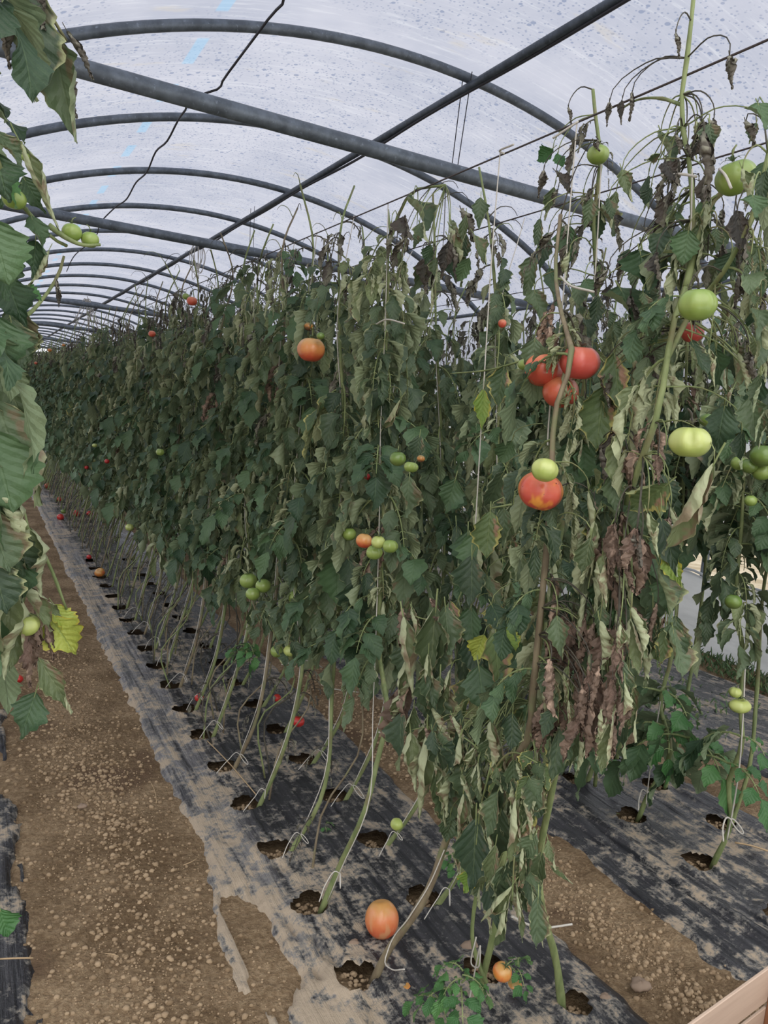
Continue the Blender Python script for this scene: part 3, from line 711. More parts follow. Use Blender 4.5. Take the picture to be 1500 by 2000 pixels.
FST = {s: [far_stem(i+int(s*100), s) for i in range(4)] for s in (.17, .18, -.1)}
def far_plant(x, y, dx, label, group, low=False):
    t = empty('tomato_plant', (x, y, 0), label, 'plant', group)
    obj('stem', rnd.choice(FST[dx]), t)
    f = obj('foliage', rnd.choice(LOWM if low else FARM), t, (dx*.8, 0, 0)); f.scale = (1, rnd.choice((-1, 1))*1.0, rnd.uniform(.93, 1.04)); f['kind'] = 'stuff'
    return t

# ---- hero plants at the front
def px(l): return [tuple(at(a, b, X)) for a, b, X in l]
A = px([(725,1925,.94),(762,1850,.955),(800,1800,.965),(845,1720,.985),(868,1650,.995),(905,1570,.99),(985,1500,.98),(1028,1450,.97),(1043,1330,.96),(1055,1200,.955),(1070,1050,.955),(1078,900,.955),(1085,800,.955),(1116,705,.965),(1098,620,1.0),(1085,520,1.05),(1095,420,1.08)])
pA, PA = plant(.94, 1.565, A, 'front tomato plant with a thick brown stem, big red tomatoes and wilted curled leaves', 22, 1, .75, 2.0, .0100, M_STEMB, .72)
B = px([(1100,1990,1.34),(1085,1870,1.32),(1062,1790,1.27),(1052,1700,1.22),(1075,1560,1.18),(1120,1350,1.13),(1190,1090,1.07),(1218,1000,1.04),(1245,920,1.02),(1288,795,1.01),(1303,700,1.02),(1318,620,1.04),(1340,560,1.06),(1352,470,1.08),(1348,330,1.1),(1330,210,1.1),(1345,90,1.1),(1357,-30,1.1)])
pB, PB = plant(1.34, 1.28, B, 'front plant on thick green stem rising past the pale cleft tomato to the roof', 34, 1, .9, 2.05, .0095, None, .72)
b2 = px([(1340,560,1.06),(1368,455,1.08),(1400,385,1.11),(1440,360,1.12),(1475,362,1.14),(1500,385,1.16)]); _, P2 = stem_part(pB, b2, .0062, .004, n=20)
b3 = px([(1332,205,1.1),(1290,192,1.11),(1245,195,1.12),(1210,215,1.14)]); stem_part(pB, b3, .0034, .0016, M_STEM, n=14)
b4 = px([(1303,700,1.02),(1350,610,1.08),(1420,520,1.05),(1470,420,1.04),(1500,300,1.04)]); _, P4 = stem_part(pB, b4, .0050, .003, n=18)
clothe(pB, P2, 10, 1.5, 2.3, 1, .65); clothe(pB, P4, 14, 1.5, 2.3, 0, .7)
C = px([(930,1955,1.16),(960,1840,1.16),(975,1760,1.15),(985,1650,1.14),(1000,1520,1.14),(1040,1350,1.14),(1075,1150,1.15),(1110,950,1.15),(1140,760,1.16),(1165,560,1.16),(1160,420,1.15),(1172,330,1.14),(1160,200,1.13),(1158,175,1.13)])
pC, PC = plant(1.16, 1.41, C, 'front plant with twin green stems standing behind the small orange tomato', 34, 1, .74, 2.12, .0085, None, .72)
stem_part(pC, px([(940,1925,1.16),(930,1990,1.16),(880,2030,1.13)]), .009, .006, n=10); stem_part(pC, px([(950,1920,1.16),(925,1850,1.14),(928,1760,1.13),(940,1700,1.12)]), .006, .004, n=12)
D = px([(625,1785,.92),(660,1700,.96),(720,1560,1.0),(738,1480,1.03),(757,1400,1.05),(742,1290,1.06),(742,1150,1.07),(750,1000,1.08),(740,850,1.08),(752,720,1.09),(757,600,1.1),(762,470,1.1),(800,380,1.1),(870,362,1.12)])
pD, PD = plant(.92, 1.865, D, 'second plant of the path-side line, its twisted stem carrying the five-fruit cluster', 46, 0, .70, 2.06, .0085, None, .9)
pA['group'] = pB['group'] = pC['group'] = pD['group'] = 'tomato plants of the main row'
ROW = 'tomato plants of the main row'
orn = ORD+['thirteenth', 'fourteenth', 'fifteenth', 'sixteenth', 'seventeenth', 'eighteenth', 'nineteenth', 'twentieth', 'twenty-first', 'twenty-second']
n_ = 2
for i, y in enumerate(R1Y[2:]):
    k = i+2
    if y < 11.6:
        lab = f'{orn[k]} plant from the front in the path-side line of the main row' if k < 22 else 'leafy plant well down the path-side line of the main row'
        far = y > 5.4
        t, P = plant(.93, y, lean_path(.93, y, 1.09, k, k=max(0, 1-.1*i)), lab, 21 if y > 8 else 26 if far else 44, 0, .64, 2.14, .0072 if y < 4 else .0062, M_STEMB if k % 3 == 1 else M_STEM, 1.2 if far else .96, ROW if k < 22 else 'middle plants of the path-side line', 40 if not far else 20)
        wisps(t, P, 2+k % 3, k)
        for e_ in range(3 if y > 2.6 else 1):               # dry side stems and twigs at the bare foot of the row
            a_ = rnd.uniform(-1, 1); x0_, y0_ = .93+rnd.uniform(-.05, .2), y+rnd.uniform(-.12, .12)
            stalk(t, [(x0_, y0_, .02), (x0_+.05*a_, y0_+.06, .15+.1*rnd.random()), (x0_+.10+.05*a_, y0_+.03*a_, .38), (1.0+.06*a_, y0_+.1*a_, .62+.2*rnd.random())], .0042, .002, (M_STEMB, M_STEM, M_STEMD)[e_], 'side_stem', 12, 5)
        for z_ in (rnd.uniform(.12, .3), rnd.uniform(.3, .55), rnd.uniform(.35, .6)):
            i_ = min(range(len(P)), key=lambda q: abs(P[q][2]-z_)); add_leaf(t, 'wisp', P[i_], rnd.uniform(0, 6.28), rnd.uniform(.6, 1.1))
    elif len(HOLES) and y < 15: far_plant(.93, y, .17, 'tomato plant far down the path-side line of the main row', 'far plants of the path-side line')
for y in np.arange(15, 38, .42): far_plant(.93, float(y), .17, 'tomato plant far down the path-side line of the main row', 'far plants of the path-side line')
for i, y in enumerate(R2Y[1:]):
    k = i+1
    if y < 7.6:
        lab = f'{orn[k]} plant from the front in the rear line of the main row' if k < 22 else 'leafy plant well down the rear line of the main row'
        far = y > 4.5
        t, P = plant(1.24, y, lean_path(1.24, y, 1.42, 50+k), lab, 20 if far else 34, 0, .72, 2.14, .0072, None, 1.2 if far else .98, ROW if k < 22 else 'middle plants of the rear line', 40 if not far else 20)
        wisps(t, P, 2+k % 3, 50+k)
    elif y < 15: far_plant(1.24, y, .18, 'tomato plant far down the rear line of the main row', 'far plants of the rear line')
for y in np.arange(15, 38, .55): far_plant(1.24, float(y), .18, 'tomato plant far down the rear line of the main row', 'far plants of the rear line')
# second bed
T2 = 'tomato plants of the second bed'
E1 = px([(1390,1695,2.29),(1428,1590,2.29),(1422,1540,2.3),(1450,1450,2.3),(1446,1380,2.3),(1452,1280,2.3),(1440,1200,2.3),(1450,1000,2.3),(1455,800,2.3),(1460,600,2.3),(1455,480,2.3)])
E2 = px([(1245,1605,2.29),(1262,1560,2.29),(1310,1460,2.31),(1290,1380,2.33),(1310,1290,2.35),(1325,1150,2.4),(1332,1050,2.4),(1335,900,2.4),(1340,700,2.4),(1340,560,2.4)])
for i, (y, E) in enumerate(((1.30, None), (1.61, E1), (1.93, E2), (2.24, None), (2.56, None), (2.88, None))):
    lab = ('second-bed plant at the near end, mostly beyond the picture edge', 'second-bed plant with pale green fruit low on its string-wrapped stem', 'second-bed plant whose bent stem leans over an open planting hole', 'fourth plant in the near line of the second bed',
           'fifth plant in the near line of the second bed', 'sixth plant in the near line of the second bed')[i]
    plant(2.29, y, E or lean_path(2.29, y, 2.4, 70+i, k=.4), lab, 36, 0, (.85, .9, 1.15, 1.1, .95, .9)[i], 2.1, .009, None, 1.05, T2)
for i, y in enumerate(R4Y):
    plant(2.6, y, lean_path(2.6, y, 2.66, 80+i, k=.3), f'{orn[i]} plant from the front in the rear line of the second bed', 30, 0, (.95, 1.1, 1.15, 1.1, 1.0, .9)[i], 2.1, .008, None, 1.05, T2)
for y in np.arange(3.2, 9.5, .36): far_plant(2.29, float(y), .17, 'tomato plant deep in the second bed behind the main row', 'deep plants of the second bed', y < 5)
for y in np.arange(3.35, 9.5, .4): far_plant(2.6, float(y), .18, 'tomato plant deep in the second bed behind the main row', 'deep plants of the second bed', y < 5)
# third bed, near the white skirt: sparse
for i, (x, y) in enumerate(((3.55, 2.0), (3.9, 2.1), (3.5, 4.4), (3.55, 5.1), (3.9, 4.8), (3.5, 6), (3.9, 6.6), (3.5, 7.2))):
    far_plant(x, y, -.1, 'tomato plant of the third bed close to the white side skirt', 'plants of the third bed', True)

# the plant at the path edge, close to the camera on the left
pL = empty('tomato_plant', (-.16, .95, 0), 'wilted plant overhanging the path, closest to the camera', 'plant')
stem_part(pL, [(-.16, .95, 0), (-.12, .97, .5), (-.06, 1.0, 1.0), (-.045, 1.0, 1.4), (-.06, .98, 1.8), (-.08, .9, 2.15)], .010, .005)
for l in ([(-30,700,.02),(20,640,.05),(70,600,.07),(120,520,.08),(125,500,.08)], [(-40,200,.02),(0,330,.03),(60,420,.06),(110,470,.07),(130,480,.075)], [(-30,1020,.03),(30,1010,.06),(90,1090,.08),(130,1190,.085)], [(-40,1180,.03),(20,1190,.06),(60,1200,.07),(90,1210,.08)],
          [(-30,-30,.03),(40,-10,.05),(90,20,.06),(130,80,.065)], [(95,440,.066),(130,465,.068),(160,478,.069),(196,478,.07)]):
    stem_part(pL, px(l), .0036, .0016, n=14, seg=6)
LV = [('limp',50,-70,62,205,.05,.2,.8),('limp',95,60,156,285,.055,-.3,.8),('dark',5,20,18,140,.04,.2,.9),('dark',132,62,176,160,.062,.3,.7),('dark',130,140,150,235,.062,.1,.9),('dark',70,-40,75,60,.05,0,1.3),
 ('pale',38,275,112,455,.05,.4,.55),('limp',-5,255,40,330,.03,0,1.1),('bright',10,330,30,410,.04,.2,1),('fresh',45,345,90,420,.055,-.2,1.1),('fresh',60,420,85,500,.058,.4,1.1),('bright',25,455,40,515,.05,0,1),
 ('fresh',70,470,60,545,.06,.3,1.1),('pale',95,490,50,560,.06,.5,.7),('fresh',10,540,45,640,.05,.2,1.3),('fresh',0,480,10,590,.04,.1,1.2),('limp',35,600,48,720,.055,-.3,1.2),('bright',40,560,80,590,.06,.3,1.2),
 ('dark',110,545,112,600,.066,.1,.7),('fresh',-5,620,20,740,.04,.2,1.3),('pale',-15,700,50,860,.05,.4,1.3),('limp',-10,780,45,950,.045,.1,1.2),('pale',20,740,62,990,.06,.5,.7),('fresh',-20,840,20,1000,.04,.2,1.4),
 ('pale',-10,920,30,1090,.045,.3,1),('limp',-25,990,15,1120,.04,.1,1.4),('pale',55,1030,80,1160,.07,.1,1.35),('limp',20,1030,60,1130,.06,-.3,1.3),('pale',30,1120,92,1235,.07,.5,.9),('pale',62,1165,118,1205,.078,.2,1.1),
 ('lime',95,1205,148,1275,.082,.1,1.1),('pale',75,1285,135,1392,.08,.4,.9),('fresh',70,1352,38,1440,.08,.1,1.2),('brown',70,1190,72,1300,.075,.1,.7),('brown',88,1205,104,1290,.08,.1,.6),('brown',55,1230,62,1340,.072,.2,.8),
 ('pale',20,1130,5,1320,.06,.2,1.0),('pale',45,1180,18,1310,.07,-.2,.9),('lime',105,1180,140,1240,.085,.5,1),('bright',0,1775,15,1825,.1,0,1.4),('limp',-20,1080,10,1200,.04,.1,1.3),('fresh',30,1085,50,1190,.06,-.3,1.2),
 ('fresh',-20,430,15,560,.03,.1,1.5),('limp',20,620,35,720,.05,.3,1.4),('fresh',-10,300,15,400,.03,.1,1.5)]
for k, a, b, c, d, X, yaw, wd in LV: add_single(pL, k, a, b, c, d, X, yaw, wd)
for k in range(14):
    add_leaf(pL, rnd.choice(('fresh', 'limp', 'pale', 'fresh')), (-.07, .95+rnd.uniform(-.05, .1), 1.14+k*.065), rnd.uniform(-2.6, -.6), .75, 0)

# picked-out leaves of the front plants (type, base, tip)
HV = [('pale',783,780,743,838,1.06,.2,.6),('pale',700,775,718,832,1.07,.1,.7),('limp',735,905,752,975,1.05,.2,1),('pale',712,995,722,1040,1.06,.1,.7),('limp',690,935,712,1005,1.05,.2,1.2),('limp',800,930,790,1010,1.05,.1,1.1),
 ('limp',668,1050,640,1120,1.04,.2,1.2),('limp',640,1080,612,1140,1.04,.2,1.2),('fresh',660,1090,655,1180,1.02,.3,1.2),('limp',620,1130,600,1230,1.02,.1,1.1),('limp',700,1130,690,1230,1.03,.1,1.2),('limp',680,1090,700,1170,1.04,.1,1),
 ('yellow',958,998,950,1090,1.0,.1,1.0),('limp',922,1085,918,1190,1.0,.1,1.15),('yellow',968,1235,972,1372,.99,.1,.85),('fresh',935,1300,945,1405,.99,.2,1.2),('fresh',960,1180,985,1245,1.0,.3,1.1),('lime',945,1240,925,1285,1.0,.1,1.0),('lime',985,1225,1005,1275,1.0,.2,1.1),
 ('yellow',985,715,970,798,1.02,.1,1.0),('lime',945,760,938,840,1.03,.3,.6),('yellow',1180,755,1165,880,1.06,.1,1.0),('yellow',1200,690,1210,810,1.06,.2,.8),('dark',1180,720,1190,800,1.05,.1,.9),('yellow',1180,770,1178,815,1.06,.3,1.2),('dark',1175,870,1178,960,1.06,0,.8),
 ('limp',1045,660,1035,740,.98,.1,1.1),('fresh',1130,860,1115,950,1.08,.2,1.3),('fresh',890,935,868,1000,1.05,.2,1.1),('limp',985,920,945,985,1.06,.1,1.1),('limp',820,850,810,905,1.06,.1,1.1),('fresh',1000,860,975,900,1.08,.1,1.1),
 ('pale',852,1185,830,1345,.98,.2,.9),('pale',788,1205,802,1365,.97,.4,.85),('limp',822,1240,838,1300,.98,.1,1.1),('pale',825,1330,848,1430,.97,.2,1.1),('limp',860,1320,852,1420,.98,.1,1.3),('pale',802,1430,812,1545,.96,.1,1.2),('pale',835,1430,812,1590,.96,.5,.8),
 ('limp',855,1450,880,1560,.97,.1,1.3),('pale',850,1500,868,1615,.96,.3,.75),('limp',900,1420,905,1500,.97,.1,1.2),('brown',880,1400,905,1450,.99,.1,.9),('brown',830,1420,848,1470,.96,.2,1),('brown',850,1190,880,1240,.99,.1,.8),('brown',840,1170,860,1205,.99,.1,.8),
 ('pale',935,1390,938,1440,.95,0,1.2),('pale',900,1440,885,1510,.95,.2,1.1),('pale',925,1470,912,1500,.95,.3,1.2),('limp',975,1510,1005,1560,.94,.1,1.1),('limp',950,1560,975,1595,.94,.2,1.3),('pale',1010,1490,1015,1530,.94,.1,1.3),('limp',1045,1490,1065,1530,.95,.2,1.2),
 ('pale',905,1550,892,1640,.94,.4,.8),('pale',1008,1560,990,1690,.93,.2,.7),('pale',1020,1540,1035,1640,.94,.3,.7),('pale',1045,1530,1020,1620,.95,.1,.7),('limp',930,1600,918,1740,.93,.2,.9),('pale',950,1620,960,1700,.93,.5,.7),('pale',968,1650,950,1735,.93,.1,.8),
 ('limp',985,1690,960,1750,.93,.1,1.0),('pale',1000,1730,940,1790,.93,.2,.6),('pale',1010,1740,1018,1840,.93,.3,.5),('pale',1040,1740,1060,1850,.96,.3,.55),('pale',990,1760,962,1850,.93,.2,.6),('limp',1030,1700,1055,1760,.95,.1,.9),('pale',1070,1640,1085,1700,.97,.1,1),('pale',1075,1690,1120,1730,.97,.3,.5),
 ('limp',880,1590,870,1640,.97,.2,1.2),('lime',918,1700,905,1740,.94,.1,1),('limp',960,1440,940,1480,.95,.2,1.2),('pale',1005,1620,1025,1720,.95,.2,.8),
 ('brown',1105,1200,1085,1290,1.0,.1,1.1),('brown',1120,1250,1108,1340,1.0,.2,1.2),('brown',1090,1270,1065,1330,1.0,.1,1.3),('brown',1100,1330,1080,1430,1.0,.3,1.2),('brown',1075,1340,1090,1430,1.0,.2,1),('brown',1135,1340,1155,1430,1.0,.1,1.1),('brown',1150,1380,1165,1475,1.0,.2,1.1),('brown',1130,1300,1150,1370,1.0,.1,1),('brown',1165,1400,1180,1470,1.0,.1,1.3),
 ('brown',1190,1080,1210,1215,1.0,.1,.8),('brown',1215,1000,1225,1090,1.02,.1,1),('brown',1160,980,1150,1080,1.02,.1,.9),('brown',1230,1060,1245,1150,1.02,.2,.9),('brown',1200,1060,1215,1130,1.0,.3,1.1),('brown',1285,890,1290,950,.98,.1,.8),
 ('pale',1205,1260,1215,1440,1.0,.1,.75),('pale',1190,1320,1165,1420,1.0,.3,.8),('limp',1150,1250,1165,1380,1.02,.1,1.2),('limp',1115,1350,1120,1440,1.02,.1,1.2),('yellow',1185,1370,1190,1460,1.0,.1,1.2),('pale',1110,1420,1085,1500,1.0,.2,.7),('pale',1130,1430,1110,1505,1.0,.3,.6),('pale',1140,1420,1122,1515,1.0,.2,.6),('pale',1228,1310,1240,1450,1.02,.2,.6),('limp',1070,1380,1078,1455,1.02,.1,.8),
 ('pale',1255,1230,1258,1340,1.04,.1,.9),('limp',1230,1160,1240,1250,1.02,.1,1.1),('pale',1225,1100,1232,1200,1.0,.3,.7),('limp',1270,1120,1280,1240,1.04,.3,.9),('pale',1210,1180,1190,1280,1.0,.3,.9),('pale',1150,960,1160,1080,1.0,.2,.7),
 ('pale',1395,905,1290,1075,.99,.2,.75),('yellow',1305,945,1235,985,1.0,.2,1.3),('limp',1290,1010,1320,1130,1.0,.3,.8),('lime',1300,1080,1330,1150,1.02,.2,.7),('limp',1300,880,1320,900,.97,.1,1.6),('pale',1310,990,1330,1080,1.0,.2,.7),
 ('fresh',1130,1110,1140,1190,1.04,.2,1.2),('limp',1110,1160,1090,1260,1.04,.2,1.2),('limp',1350,665,1380,740,1.02,.3,.8),('pale',1385,680,1395,760,1.04,.2,.7),('pale',1450,330,1470,420,1.0,.3,.8),('fresh',1240,820,1255,870,1.06,.1,1.3),
 ('dark',1375,260,1372,400,1.03,.1,.8),('dark',1345,570,1355,650,.99,.1,.5),('dark',1160,280,1172,300,1.08,.1,1.2),('dark',1320,65,1322,120,1.05,.1,.8),('dark',1425,110,1430,180,1.05,.1,.9),('dark',1235,180,1225,240,1.1,.1,.8),('dark',1190,200,1185,250,1.1,.1,.9),('dark',1215,195,1210,245,1.1,.1,.7),('dark',1110,210,1112,245,1.1,.1,1),
 ('pale',1215,330,1232,400,1.05,.2,.9),('limp',1290,300,1260,310,1.05,.1,1),('dark',1300,315,1320,370,1.05,.1,1.2),('bright',1080,290,1050,310,1.1,.1,1.2),('bright',1090,300,1100,330,1.1,.1,1),('fresh',1480,200,1495,260,1.02,.1,1.3),('fresh',1470,380,1475,430,.98,.1,1.6),('limp',1385,240,1392,300,1.04,.1,1.2),
 ('pale',845,560,838,620,1.06,.2,.6),('pale',910,420,900,490,1.08,.1,.7),('pale',765,430,755,500,1.08,.2,.5),('fresh',1210,560,1240,650,1.05,.2,1.4),('fresh',1250,490,1260,580,1.05,.2,1.3),('fresh',1345,450,1330,520,1.05,.2,1.2),('dark',1440,410,1450,520,1.04,.1,.8)]
FR = random.Random(21)
EXC = [(1133,708,46),(1062,722,42),(1095,770,40),(1056,959,52),(1064,918,34),(1362,595,46),(1348,863,50),(1438,347,50),(1168,302,30),(1352,649,26),(850,1243,16)]
PATHS = [[(1116,705),(1085,800),(1078,900),(1070,1050),(1055,1200),(1043,1330),(1028,1450)], [(1345,330),(1352,470),(1318,620),(1303,700),(1288,795),(1245,920),(1218,1000)], [(1330,210),(1345,90)]]
def _clear(a, b, L):
    for x, y, r in EXC:
        if abs(a-x) < r and b-r < y < b+L+r: return False
    for Q in PATHS:
        for (x0, y0), (x1, y1) in zip(Q, Q[1:]):
            for t in (0, .25, .5, .75, 1):
                x, y = x0+(x1-x0)*t, y0+(y1-y0)*t
                if abs(a-x) < 24 and b-8 < y < b+L+8: return False
    return True
def fill(n, kinds, inside, lx, X0, X1, sway=25):
    k = 0
    while k < n:
        a, b = FR.uniform(inside[0], inside[2]), FR.uniform(inside[1], inside[3])
        if len(inside) > 4 and not inside[4](a, b): continue
        L = FR.uniform(*lx)
        if not _clear(a, b, L):
            k += .25; continue
        X = FR.uniform(X0, X1); kd = FR.choice(kinds)
        HV.append((kd, a, b, a+FR.uniform(-sway, sway), b+L, X, FR.uniform(-.8, .8), FR.uniform(.75, 1.15))); k += 1
clump = lambda a, b: abs(a-(925+(b-1400)*.19)) < 130-(b-1400)*.17
fill(105, ['pale', 'pale', 'pale', 'limp', 'limp'], (790, 1385, 1090, 1755, clump), (45, 100), .925, 1.03)
fill(24, ['pale', 'limp', 'limp', 'brown', 'pale'], (780, 1180, 890, 1400), (50, 120), .95, 1.02)
fill(56, ['brown', 'brown', 'brown', 'pale', 'pale', 'limp'], (1062, 1180, 1235, 1400), (60, 115), .91, 1.0)
fill(12, ['brown', 'dark', 'pale'], (1150, 960, 1270, 1120), (60, 110), .93, 1.0)
fill(48, ['limp', 'limp', 'pale', 'fresh', 'yellow', 'brown', 'limp'], (1170, 900, 1320, 1230), (55, 120), 1.0, 1.08)
fill(72, ['dark', 'dark', 'limp', 'fresh', 'pale', 'limp', 'dark'], (1040, 330, 1500, 580), (35, 80), 1.02, 1.2)
fill(26, ['dark', 'dark', 'limp', 'fresh', 'pale'], (1290, 230, 1500, 400), (35, 80), 1.04, 1.2)
fill(26, ['dark', 'limp', 'pale', 'fresh'], (770, 380, 940, 520), (35, 75), 1.04, 1.12)
fill(30, ['limp', 'dark', 'pale', 'fresh'], (1380, 560, 1500, 850), (45, 95), 1.12, 1.3)
fill(34, ['fresh', 'limp', 'limp', 'pale', 'yellow'], (870, 980, 1050, 1260), (55, 100), 1.02, 1.1)
fill(26, ['limp', 'dark', 'pale', 'brown', 'yellow'], (1090, 640, 1280, 860), (50, 110), 1.06, 1.14)
STEMS = {pA: PA, pB: np.concatenate([PB, P2, P4]), pC: PC, pD: PD}
for k, a, b, c, d, X, yaw, wd in HV:
    host = pC if (b > 1400 or 880 < a < 1010) else (pB if a > 1160 else (pA if a > 1000 else pD))
    if 1010 < a < 1160 and b < 600: host = pC
    o = add_single(host, k, a, b, c, d, X, yaw, wd); p = at(a, b, X); Q = STEMS[host]; dd_ = np.linalg.norm(Q-(p+[0, 0, .04]), axis=1); q = Q[int(dd_.argmin())]; L = float(dd_.min())
    if L < .24: stalk(host, [q, q*.5+p*.5+np.array([0, 0, .02+.08*L]), p+np.array([0, 0, .008]), p], .0016, .0009, M_STEMD if k in ('dark', 'brown') else M_STEM)
# thin rachises carrying the drooping front clump
for l in ([(1030,1440,1.02),(985,1450,.98),(965,1480,.95),(950,1530,.94),(935,1600,.935),(930,1650,.93)], [(960,1490,.95),(920,1450,.95),(905,1440,.95)], [(955,1515,.945),(1010,1470,.94),(1050,1490,.95)], [(1035,1560,.98),(1010,1640,.94),(1000,1760,.93)],
          [(905,1240,1.0),(870,1205,.99),(835,1210,.98),(800,1200,.97)], [(905,1440,.99),(850,1420,.97),(805,1425,.96)], [(1070,1180,1.02),(1110,1190,1.0),(1140,1300,1.0),(1160,1400,1.0)], [(1190,1090,1.08),(1230,1040,1.02),(1270,1050,1.0)], [(1000,985,1.03),(960,992,1.0)], [(1060,690,1.05),(985,715,1.02),(880,730,1.03)]):
    stalk(pC, [onx(*q) for q in l], .0030, .0014, n=14)
def project(p):
    c = M3.T @ (np.array(p)-np.array([0, 0, H])); return c[0]/c[2]*F+CX, c[1]/c[2]*F+CY, c[2]
KEEP = [(1133,708,40,1.30), (1062,722,38,1.30), (1095,770,34,1.34), (1056,959,44,1.3), (1362,595,36,1.3), (1348,863,40,1.3), (1438,347,38,1.3), (608,683,27,2.6), (722,1060,55,2.1), (497,1145,30,3.0), (790,905,28,2.2), (1168,302,20,1.6), (1028,713,10,1.4), (1352,649,20,1.5)]
for t_ in [o for o in S.objects if o.get('category') == 'plant' and .3 < o.location.y < 4.2 and .5 < o.location.x < 2]:
    for o in list(t_.children):
        if not o.name.startswith('leaf') or o.name.startswith('leaf_stalk') or o.rotation_mode == 'QUATERNION': continue
        s_ = o.scale[0]; a = o.rotation_euler[2]; p = np.array(t_.location)+np.array(o.location)+s_*np.array([-math.sin(a)*.09, math.cos(a)*.09, -.09]); x, y, dep = project(p); R_ = .11*s_*F/dep; bad = False
        for fx, fy, fr, fd in KEEP:
            if dep < fd+.03 and math.hypot(x-fx, (y-fy)*.8) < fr*.55+R_*.8: bad = True
        for Q in PATHS[:2]:
            for (x0, y0), (x1, y1) in zip(Q, Q[1:]):
                for t in (0, .5, 1):
                    if dep < 1.30 and math.hypot(x-(x0+(x1-x0)*t), (y-(y0+(y1-y0)*t))*.8) < R_*.62: bad = True
        if bad: bpy.data.objects.remove(o)
#==FRUIT==
FV = []
def fruit_mesh(kind, m):
    a, ribs, dim, flat, heart = {'round': (.015, 5, .10, .92, 0), 'rib': (.05, 7, .22, .90, 0), 'cleft': (.05, 3, .20, .80, 0), 'beef': (.10, 3, .34, .80, 0), 'heart': (.02, 5, .08, 1.12, .18), 'pair': (.16, 2, .3, .78, 0)}[kind]
    nu, nv = 22, 36; V = []
    for i in range(nu+1):
        t = PI*i/nu
        for k in range(nv):
            b = 2*PI*k/nv; sh = math.sin(t)
            r = 1+a*sh*(math.cos(ribs*b+.4)+.4*math.cos((ribs*2+1)*b+1))*(.4+.6*max(0, math.cos(t)*.6+.6)); z = math.cos(t)*flat
            if kind == 'cleft': g = .30*math.exp(-(((b-(PI+.74)) /.15)**2))*max(0, min(1, (2.15-t)/.7)); r *= 1-g+.06*math.exp(-(((b-(PI+.74)) /.5)**2))
            z -= dim*math.exp(-(sh/.32)**2)*(1 if t < PI/2 else -.35); x = sh*r*(1-heart*(.5-.5*math.cos(t)))
            V.append((x*math.cos(b), x*math.sin(b), z))
    mb = MB(); mb.add(V, [(a_, b_, c_, d_) for a_, b_, c_, d_ in quads(nu+1, nv, True)]); return mb.mesh('tomato', [m])
_fc = {}
def calyx_mesh(dry):
    mb = MB()
    for k in range(5):
        a = 2*PI*k/5+.3; d = np.array([math.cos(a), math.sin(a), 0]); e = np.array([-math.sin(a), math.cos(a), 0]); V = []
        for i, t in enumerate(np.linspace(0, 1, 7)):
            p = d*(.05+.62*t)+np.array([0, 0, .04+.30*math.sin(t*2.6)*(1 if k % 2 else .6)-.1*t]); w_ = .12*math.sin(PI*min(1, t*.8+.2))*(1-t*.75)+.003
            V += [p-e*w_+[0, 0, .02], p, p+e*w_+[0, 0, .02]]
        mb.add(V, quads(7, 3), lr=.4)
    tube(mb, smooth_path([(0, 0, 0), (.03, 0, .3), (.16, .05, .55), (.42, .1, .72)], 8), [.075, .06, .055, .05, .075, .055, .05, .05], 6, mi=1)
    return mb.mesh('calyx', [ML['dark' if dry else 'fresh'], M_STEMD if dry else M_STEM])
CAL = [calyx_mesh(False), calyx_mesh(True)]
def tomato(x, y, rp, X, m, label, shape='round', cal=0, ground=False, squash=1.0, tilt=(0, 0), group=None, wide=1.0):
    if ground:
        R = .03
        for _ in range(6): p = onz(x, y, .018+R*.8*squash); dep = (M3.T @ (p-[0, 0, H]))[2]; R = rp*dep/F
    else: p = at(x, y, X); dep = (M3.T @ (p-[0, 0, H]))[2]; R = rp*dep/F
    if (shape, m) not in _fc: _fc[(shape, m)] = fruit_mesh(shape, MF[m])
    o = obj('tomato', _fc[(shape, m)], None, p); o.scale = (R*wide, R*wide, R*squash); o.rotation_euler = (tilt[0]+rnd.uniform(-.1, .1), tilt[1]+rnd.uniform(-.1, .1), 0 if shape == 'cleft' else (x*7+y) % 6)
    tag(o, label, 'tomato', group)
    if cal is not None:
        c = obj('calyx', CAL[cal], o, (0, 0, .74 if shape in ('beef', 'pair') else .8 if shape == 'rib' else .86)); c.rotation_euler = (0, 0, x % 5)
    return o
G1 = 'tomatoes hanging on the main row'
